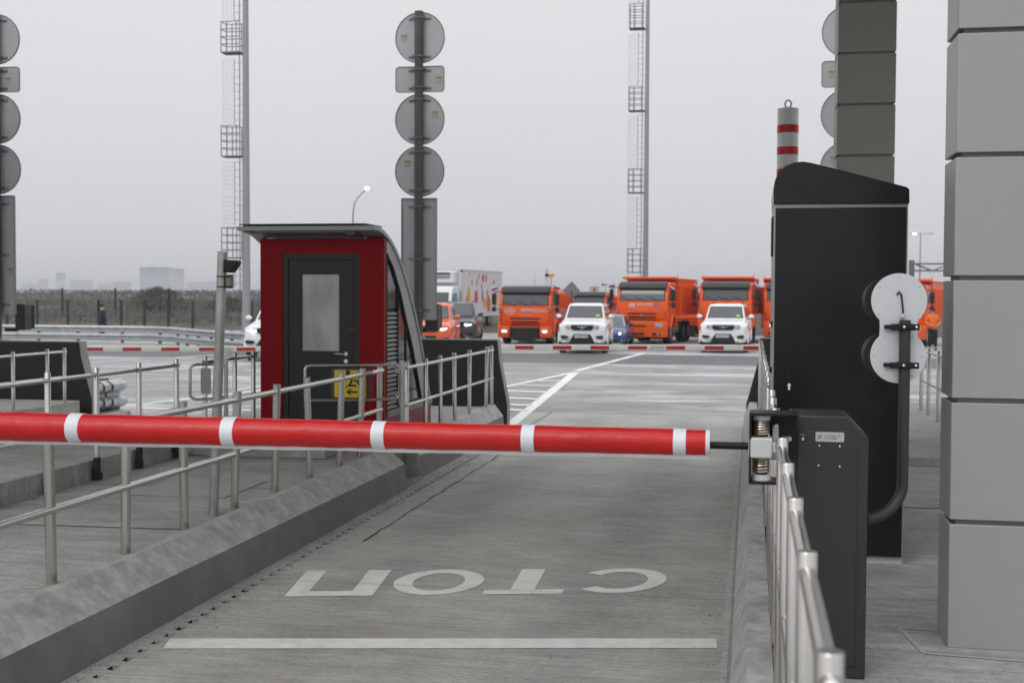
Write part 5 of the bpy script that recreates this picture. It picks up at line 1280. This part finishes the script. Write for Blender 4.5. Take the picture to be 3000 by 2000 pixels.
    for sx in (-1, 1):
        MB().ball((sx * 1.045, 1.38, 1.44), (.115, .07, .085), 12, 8).build('mirror', paint, t); MB().box(min(sx * .86, sx * 1.06), max(sx * .86, sx * 1.06), 1.36, 1.44, 1.34, 1.38).build('mirror_arm', BLACKM, t)
        for yy in (.86, 3.62):
            wheel(t, sx * .82, yy, WC, .37, sx < 0)
            ar = [(yy + .50 * math.cos(u * PI / 12), .40 + .48 * math.sin(u * PI / 12)) for u in range(13)]; ai = [(yy + .41 * math.cos(u * PI / 12), .40 + .39 * math.sin(u * PI / 12)) for u in range(12, -1, -1)]
            MB().prism(ar + ai, 'x', sx * .93, sx * .985).build('wheel_arch', paint, t, bevel=.015)
            MB().prism([(yy + .41 * math.cos(u * PI / 12), .40 + .39 * math.sin(u * PI / 12)) for u in range(13)] + [(yy - .41, .3), (yy + .41, .3)], 'x', sx * .90, sx * .954).build('wheel_well', BLACKM, t)
        MB().box(sx * .955 - .012, sx * .955 + .012, 2.05, 2.2, 1.0, 1.035).box(sx * .955 - .012, sx * .955 + .012, 3.05, 3.2, 1.0, 1.035).build('door_handle', paint, t)
        MB().box(sx * .953 - .002, sx * .953 + .002, 1.38, 1.392, .5, 1.12).box(sx * .953 - .002, sx * .953 + .002, 2.3, 2.312, .5, 1.12).box(sx * .953 - .002, sx * .953 + .002, 3.22, 3.232, .8, 1.12).build('door_seam', BLACKM, t)
        MB().cyl((sx * .60, 2.4, 1.99), (sx * .60, 4.0, 1.99), .018, seg=8).box(sx * .60 - .02, sx * .60 + .02, 2.42, 2.5, 1.92, 1.99).box(sx * .60 - .02, sx * .60 + .02, 3.9, 3.98, 1.92, 1.99).build('roof_rail', GREYP, t)
        if livery: MB().prism([(.42, 1.10), (.75, 1.12), (1.2, 1.16), (1.3, 1.04), (.9, .98)], 'x', sx * .9535, sx * .9575).prism([(1.5, .90), (2.9, .98), (2.9, .74), (1.5, .66)], 'x', sx * .9535, sx * .9570).build('livery_stripe', M('livery_red', (.70, .13, .07), .4), t)
    MB().tube([(0, 2.05, 1.93), (0, 2.3, 2.16)], .008, 5).build('aerial', BLACKM, t)
    MB().box(-.8, .8, .25, 4.4, .30, .46).build('underbody', BLACKM, t)
    if livery and lit is False:
        v = MB(); v.ball((.50, 1.62, 1.36), (.15, .05, .075), 9, 6)
        s_ = Vector((.44, 1.47, 1.385)); MB().loft([[(.40, 1.385, 1.435), (.60, 1.375, 1.425), (.585, 1.43, 1.50), (.47, 1.46, 1.525)], [(.40, 1.375, 1.44), (.60, 1.365, 1.43), (.585, 1.42, 1.505), (.47, 1.45, 1.53)]]).build('hazard_vest', M('vest_lime', (.30, .55, .10), .6), t)
    return t
DGREY = M('dark_grey_paint', (.05, .053, .058), .3, .2, .08, coat=.4)
suv('white off-road car on the left, dark grille, unlit lamps, in front of the orange tipper', -6.42, 48.7, .05, WHITEP, False, 'А 755 РТ 799', 'off-road cars drawn up on the plaza')
suv('white off-road car on the right, dark grille, nearest the black cabinet', -1.06, 51.0, -.04, WHITEP, False, 'А 829 РТ 799', 'off-road cars drawn up on the plaza')
c_ = ony(1322, 980, 44.7)
suv('orange off-road car with lit lamps, partly hidden behind the sign post panel', c_.x - .92, 44.7, .17, M('car_orange', (.78, .13, .05), .3, 0, .05, coat=.4), True, None, 'off-road cars drawn up on the plaza', livery=False)
c_ = ony(1392, 980, 51.3)
suv('dark grey off-road car with a lit lamp, beside the orange one', c_.x - .92, 51.3, .15, DGREY, True, 'В 311 МО 799', 'off-road cars drawn up on the plaza', livery=False)
c_ = ony(737, 980, 40.0)
suv('white car edge with a glaring lamp, emerging left of the booth', c_.x + .66, 40.0, .16, WHITEP, True, None, 'off-road cars drawn up on the plaza', livery=False)

# ---------------------------------------------------------------- blue saloon
def saloon(label, x, y, rz, paint):
    t = thing('saloon_car', label, 'car', (x, y, 0), rz)
    def sec(yy, hw, z0, zm, zt, tw): return [(-hw * .93, yy, z0), (-hw, yy, z0 + .12), (-hw, yy, zm), (-tw, yy, zt), (tw, yy, zt), (hw, yy, zm), (hw, yy, z0 + .12), (hw * .93, yy, z0)]
    MB().loft([sec(.0, .62, .30, .55, .62, .5), sec(.12, .80, .22, .62, .70, .62), sec(.5, .85, .22, .72, .82, .66), sec(1.15, .86, .22, .80, .93, .72), sec(3.4, .86, .22, .85, .96, .74), sec(4.1, .84, .25, .85, .98, .70), sec(4.25, .76, .35, .80, .92, .62)]).build('body', paint, t, bevel=.02, smooth=50)
    g0 = [(-.72, 1.05, .92), (.72, 1.05, .92), (.74, 4.0, .95), (-.74, 4.0, .95)]; g1 = [(-.54, 1.85, 1.36), (.54, 1.85, 1.36), (.54, 3.2, 1.36), (-.54, 3.2, 1.36)]; g2 = [(-.42, 2.05, 1.42), (.42, 2.05, 1.42), (.42, 3.0, 1.42), (-.42, 3.0, 1.42)]
    MB().loft([g0, g1, g2]).build('cabin', M('saloon_roof', (.28, .31, .36), .3, .2, coat=.4), t, bevel=.02, smooth=50)
    def pane(name, a, b_, c, d, u0, u1, v0, v1):
        a, b_, c, d = map(Vector, (a, b_, c, d)); P = lambda u, v: a.lerp(b_, u).lerp(d.lerp(c, u), v); n = (b_ - a).cross(d - a).normalized() * .01
        q = [P(u0, v0), P(u1, v0), P(u1, v1), P(u0, v1)]; MB().loft([q, [p + n for p in q]]).build(name, GLASS, t, smooth=0)
    pane('windscreen', g0[0], g0[1], g1[1], g1[0], .05, .95, .08, .94)
    for u0, u1 in ((.12, .46), (.5, .82)): pane('side_window', g0[1], g0[2], g1[2], g1[1], u0, u1, .12, .9); pane('side_window', g0[3], g0[0], g1[0], g1[3], 1 - u1, 1 - u0, .12, .9)
    MB().prism([(-.30, .52), (-.26, .44), (.26, .44), (.30, .52), (.28, .60), (-.28, .60)], 'y', -.02, .05).prism([(-.5, .36), (.5, .36), (.45, .24), (-.45, .24)], 'y', -.01, .05).build('grille', BLACKM, t)
    MB().box(-.26, .26, -.03, -.01, .38, .49).build('number_plate', MATS['plate_white'], t)
    for sx in (-1, 1):
        h = MB().loft([[(sx * .40, -.0, .58), (sx * .66, .06, .55), (sx * .80, .20, .68), (sx * .60, .10, .70)], [(sx * .40, .1, .58), (sx * .66, .16, .55), (sx * .80, .30, .68), (sx * .60, .2, .70)]]).build('headlight', LENS, t)
        MB().disc((sx * .58, .02, .625), .05, 'y', .05, 12).build('beam_lens', LITW, h)
        MB().disc((sx * .66, .05, .34), .045, 'y', .05, 12).build('fog_lamp', LENS, t)
        MB().ball((sx * .96, 1.25, .98), (.10, .06, .07), 10, 6).build('mirror', BLACKM, t)
        for yy in (.78, 3.35): wheel(t, sx * .76, yy, WS, .31, sx < 0); MB().prism([(yy + .36 * math.cos(u * PI / 10), .32 + .34 * math.sin(u * PI / 10)) for u in range(11)] + [(yy - .36, .22), (yy + .36, .22)], 'x', sx * .80, sx * .866).build('wheel_well', BLACKM, t)
    return t
saloon('blue saloon car with warm lamps squeezed between left white car and tipper', -6.12, 54.5, .0, M('blue_paint', (.035, .07, .22), .25, .2, .06, coat=.5))

# ---------------------------------------------------------------- refrigerated lorry
def reefer(label, x, y, rz):
    t = thing('refrigerated_lorry', label, 'lorry', (x, y, 0), rz)
    MB().prism([(.05, .45), (.0, .9), (.02, 1.6), (.30, 2.55), (.55, 2.85), (1.7, 2.9), (1.75, .6)], 'x', -1.2, 1.2).build('cab', WHITEP, t, bevel=.06, seg=3)
    MB().loft([[(-1.02, .0, 1.62), (1.02, .0, 1.62), (1.02, .06, 1.60), (-1.02, .06, 1.60)], [(-.98, .235, 2.45), (.98, .235, 2.45), (.98, .3, 2.45), (-.98, .3, 2.45)]]).build('windscreen', GLASS, t)
    MB().box(-.95, .95, -.02, .03, .75, 1.3).build('grille', BLACKM, t, bevel=.02)
    MB().box(-1.2, 1.2, -.08, .2, .35, .72).build('bumper', M('bumper_grey', (.3, .3, .3), .6), t, bevel=.04)
    for sx in (-1, 1):
        MB().box(sx * .85 - .2, sx * .85 + .2, -.09, .0, .5, .66).build('headlight', LENS, t); MB().box(sx * 1.42 - .10, sx * 1.42 + .10, .3, .42, 1.55, 2.42).build('mirror', M('mirror_blue', (.10, .22, .42), .3), t, bevel=.03)
        MB().prism([(.35, 1.65), (.55, 2.4), (1.3, 2.4), (1.3, 1.6)], 'x', sx * 1.195, sx * 1.207).build('side_window', GLASS, t)
        for yy in (1.0, 7.2, 8.5): wheel(t, sx * 1.0, yy, WT, .52, sx < 0)
    bx_ = MB().box(-1.3, 1.3, 2.0, 11.0, .72, 4.02).build('box_body', M('box_white', (.70, .69, .71), .35, 0, .03), t, bevel=.02)
    MB().box(-1.32, 1.32, 1.98, 11.02, 3.96, 4.05).box(1.27, 1.32, 1.98, 2.1, .74, 3.96).build('edge_trim', M('trim_pale', (.55, .55, .54), .4, .3), bx_)
    MB().ball((1.27, 2.0, 3.94), (.10, .10, .10), 10, 6).build('corner_cap', GREYP, bx_)
    MB().box(-.5, .5, .5, 10.8, .7, 1.05).build('chassis', BLACKM, t)
    f = MB(); f.loft([[(-1.0, 1.98, 3.05), (1.0, 1.98, 3.05), (1.05, 1.98, 3.95), (-1.05, 1.98, 3.95)], [(-.9, 1.5, 3.15), (.9, 1.5, 3.15), (1.0, 1.35, 3.9), (-1.0, 1.35, 3.9)]]); fr_ = f.build('fridge_unit', WHITEP, t, bevel=.08, seg=3)
    MB().box(-.7, .66, 1.33, 1.42, 3.70, 3.82).box(-.7, .62, 1.36, 1.46, 3.44, 3.50).build('vent_slot', BLACKM, fr_, bevel=.02)
    text('lettering', 'THERMO KING', M('unit_print', (.25, .25, .26), .5), fr_, (-.05, 1.372, 3.61), .13, 1.35, rot=(PI / 2 + .17, 0, 0))
    cols = [M('fruit_red', (.60, .06, .06), .5), M('leaf_green', (.08, .12, .05), .5), M('fruit_yellow', (.70, .38, .03), .5), M('fruit_orange', (.60, .15, .02), .5), M('fruit_dark', (.25, .05, .04), .5)]
    for (yy, zz, ry, rz_, c) in [(3.6, 3.75, .10, .10, 1), (4.5, 3.78, .08, .06, 4), (4.1, 3.15, .10, .20, 1), (5.15, 3.20, .10, .30, 4), (5.6, 3.60, .14, .24, 0), (6.5, 3.50, .26, .34, 0), (7.2, 3.50, .20, .30, 0), (9.0, 3.25, .14, .20, 1),
                              (3.4, 2.10, .32, .80, 2), (3.0, 1.75, .18, .50, 3), (5.0, 2.05, .38, .60, 0), (6.4, 2.2, .16, .5, 4), (7.6, 2.3, .2, .45, 3), (7.8, 1.6, .45, .6, 3), (6.9, 1.7, .3, .4, 2), (9.5, 1.9, .4, .6, 2), (6.2, 2.9, .12, .2, 4)]:
        m = MB(); m.prism([(yy + ry * math.cos(u * PI / 9), zz + rz_ * math.sin(u * PI / 9)) for u in range(18)], 'x', 1.301, 1.304); m.build('printed_fruit', cols[c], bx_, smooth=0)
    return t
c_ = ony(1356, 800, 86)
reefer('white refrigerated lorry with printed fruit on its side, behind the off-road cars', c_.x - 1.3 - .25, 84.0, -.12)

# ================================================================== people
def person(label, x, y, rz, zf, jacket, trousers, hat, arms='down', stripe=None):
    t = thing('person', label, 'person', (x, y, zf), rz)
    def skin(name, verts, edges, m, root, sub=1, parent=t):
        me = bpy.data.meshes.new(name); me.from_pydata([v[:3] for v in verts], edges, []); o = bpy.data.objects.new(name, me); COL.objects.link(o); o.parent = parent
        md = o.modifiers.new('skin', 'SKIN'); md.use_smooth_shade = True; sb = o.modifiers.new('sub', 'SUBSURF'); sb.levels = sub; sb.render_levels = sub
        for v, sv in zip(verts, me.skin_vertices[0].data):
            r = v[3]; sv.radius = (r if not hasattr(r, '__len__') else r[0], r if not hasattr(r, '__len__') else r[1])
        me.skin_vertices[0].data[root].use_root = True; me.materials.append(m); return o
    SK = M('skin_tone', (.50, .30, .22), .55, 0, .05)
    # arm joints
    if arms == 'front': AR = lambda s: [(s * .20, 0, 1.44, .06), (s * .29, .02, 1.18, .045), (s * .16, -.20, 1.06, .035), (s * .09, -.25, 1.06, .035)]
    else: AR = lambda s: [(s * .20, 0, 1.44, .06), (s * .26, .02, 1.15, .045), (s * .27, -.05, .90, .034), (s * .27, -.06, .84, .035)]
    V = [(0, 0, .95, (.15, .11)), (0, 0, 1.2, (.14, .10)), (0, 0, 1.42, (.15, .10)), (0, .0, 1.54, .055), (0, -.02, 1.64, (.075, .09)), (0, -.02, 1.74, (.07, .085)), (0, -.10, 1.645, .018)]
    E_ = [(0, 1), (1, 2), (2, 3), (3, 4), (4, 5), (4, 6)]
    for s in (-1, 1):
        i = len(V); V += AR(s); E_ += [(2, i), (i, i + 1), (i + 1, i + 2), (i + 2, i + 3)]
        hx, hy, hz_ = V[-1][:3]; d = (Vector(V[-1][:3]) - Vector(V[-2][:3])).normalized(); sd = Vector((0, 1, 0)) if arms == 'down' else Vector((0, 0, 1))
        w = i + 3
        for k, ln in enumerate((.075, .085, .08, .065)):
            a = len(V); p = Vector((hx, hy, hz_)) + sd * (.024 * (k - 1.5)) + d * .03; V += [(*p, .010), (*(p + d * ln * .5 + Vector((-s * .006, 0, 0))), .009), (*(p + d * ln + Vector((-s * .02, 0, 0))), .007)]; E_ += [(w, a), (a, a + 1), (a + 1, a + 2)]
        a = len(V); p = Vector((hx, hy, hz_)) + sd * -.045 - d * .0; V += [(*p, .011), (*(p + d * .04 - sd * .012), .009)]; E_ += [(w, a), (a, a + 1)]
        i = len(V); V += [(s * .10, 0, .88, .095), (s * .115, -.01, .50, .062), (s * .12, .02, .10, .045), (s * .135, -.13, .04, .038)]; E_ += [(0, i), (i, i + 1), (i + 1, i + 2), (i + 2, i + 3)]
    skin('body', V, E_, SK, 0)
    jv = [(0, 0, .80, (.19, .15)), (0, 0, 1.15, (.19, .145)), (0, 0, 1.40, (.20, .14)), (0, .005, 1.50, (.10, .10))]; je = [(0, 1), (1, 2), (2, 3)]
    for s in (-1, 1):
        A = AR(s); i = len(jv); jv += [(A[0][0], A[0][1], A[0][2], .085), (A[1][0], A[1][1], A[1][2], .07), (A[2][0], A[2][1], A[2][2], .055)]; je += [(2, i), (i, i + 1), (i + 1, i + 2)]
    jo = skin('jacket', jv, je, jacket, 0)
    tv = [(0, 0, 1.02, (.165, .13))]; te = []
    for s in (-1, 1): i = len(tv); tv += [(s * .105, 0, .84, .11), (s * .12, -.01, .50, .085), (s * .125, .015, .12, .072)]; te += [(0, i), (i, i + 1), (i + 1, i + 2)]
    skin('trousers', tv, te, trousers, 0)
    if arms == 'down':
        for s in (-1, 1): MB().ball((s * .265, -.06, .80), (.045, .06, .10), 10, 7).build('glove', BLACKM, t)
    for s in (-1, 1): MB().ball((s * .13, -.05, .05), (.05, .14, .055), 10, 6).build('boot', BLACKM, t)
    MB().ball((0, -.01, 1.72), (.10, .115, .085), 14, 8).build('cap', hat, t)
    for s in (-1, 1): MB().ball((s * .03, -.105, 1.665), (.011, .008, .008), 8, 5).build('eye', BLACKM, t); MB().ball((s * .082, -.01, 1.645), (.012, .02, .03), 8, 5).build('ear', SK, t)
    MB().box(-.025, .025, -.108, -.095, 1.590, 1.598).build('mouth', M('lip', (.35, .14, .12), .5), t)
    if stripe:
        for zz in (1.0, 1.12): MB().tube([(.215 * math.cos(u * PI / 10), .165 * math.sin(u * PI / 10), zz) for u in range(20)], .018, 5, closed=True).build('reflective_band', stripe, jo)
    return t
c_ = ony(2732, 1000, 56.5)
person('worker in a bright orange jacket and black trousers, in the gap by the pale column', c_.x, 56.5, .1, 0, M('jacket_orange', (.85, .16, .01), .7, 0, .1), M('trousers_black', (.012, .012, .013), .8), M('cap_dark', (.03, .02, .03), .8), 'front')
c_ = ony(299, 950, 57.0)
person('person in dark navy workwear standing behind the guard rail', c_.x, 57.0, 2.6, -.05, M('jacket_navy', (.016, .022, .04), .8), M('trousers_navy', (.018, .026, .055), .8), M('cap_dark', (.03, .02, .03), .8))
# dark lane signal boxes hung beside the sign posts
for nm, px0, px1, lab, yy in (('lane_signal', 44, 72, 'dark lane signal box beside the left sign post, seen from behind', 20.75), ('lane_signal', 1245, 1283, 'dark lane signal box behind the big plate of the middle sign post', 21.5)):
    a_, b_ = ony(px0, 966, yy), ony(px1, 890, yy)
    t = thing(nm, lab, 'traffic light', (a_.x, yy, a_.z))
    w_, h_ = b_.x - a_.x, b_.z - a_.z
    MB().prism(rrect(0, w_, 0, h_, .02), 'y', 0, .22).build('signal_box', M('signal_dark', (.045, .045, .045), .5), t, bevel=.01)
    MB().prism(rrect(.01, w_ - .01, .02, h_ - .02, .02), 'y', .22, .34).build('hood', BLACKM, t)
    MB().box(-.22, .02, .02, .08, -.03, .03).box(-.22, .02, .02, .08, h_ * .8, h_ * .8 + .05).build('bracket', BLACKM, t)
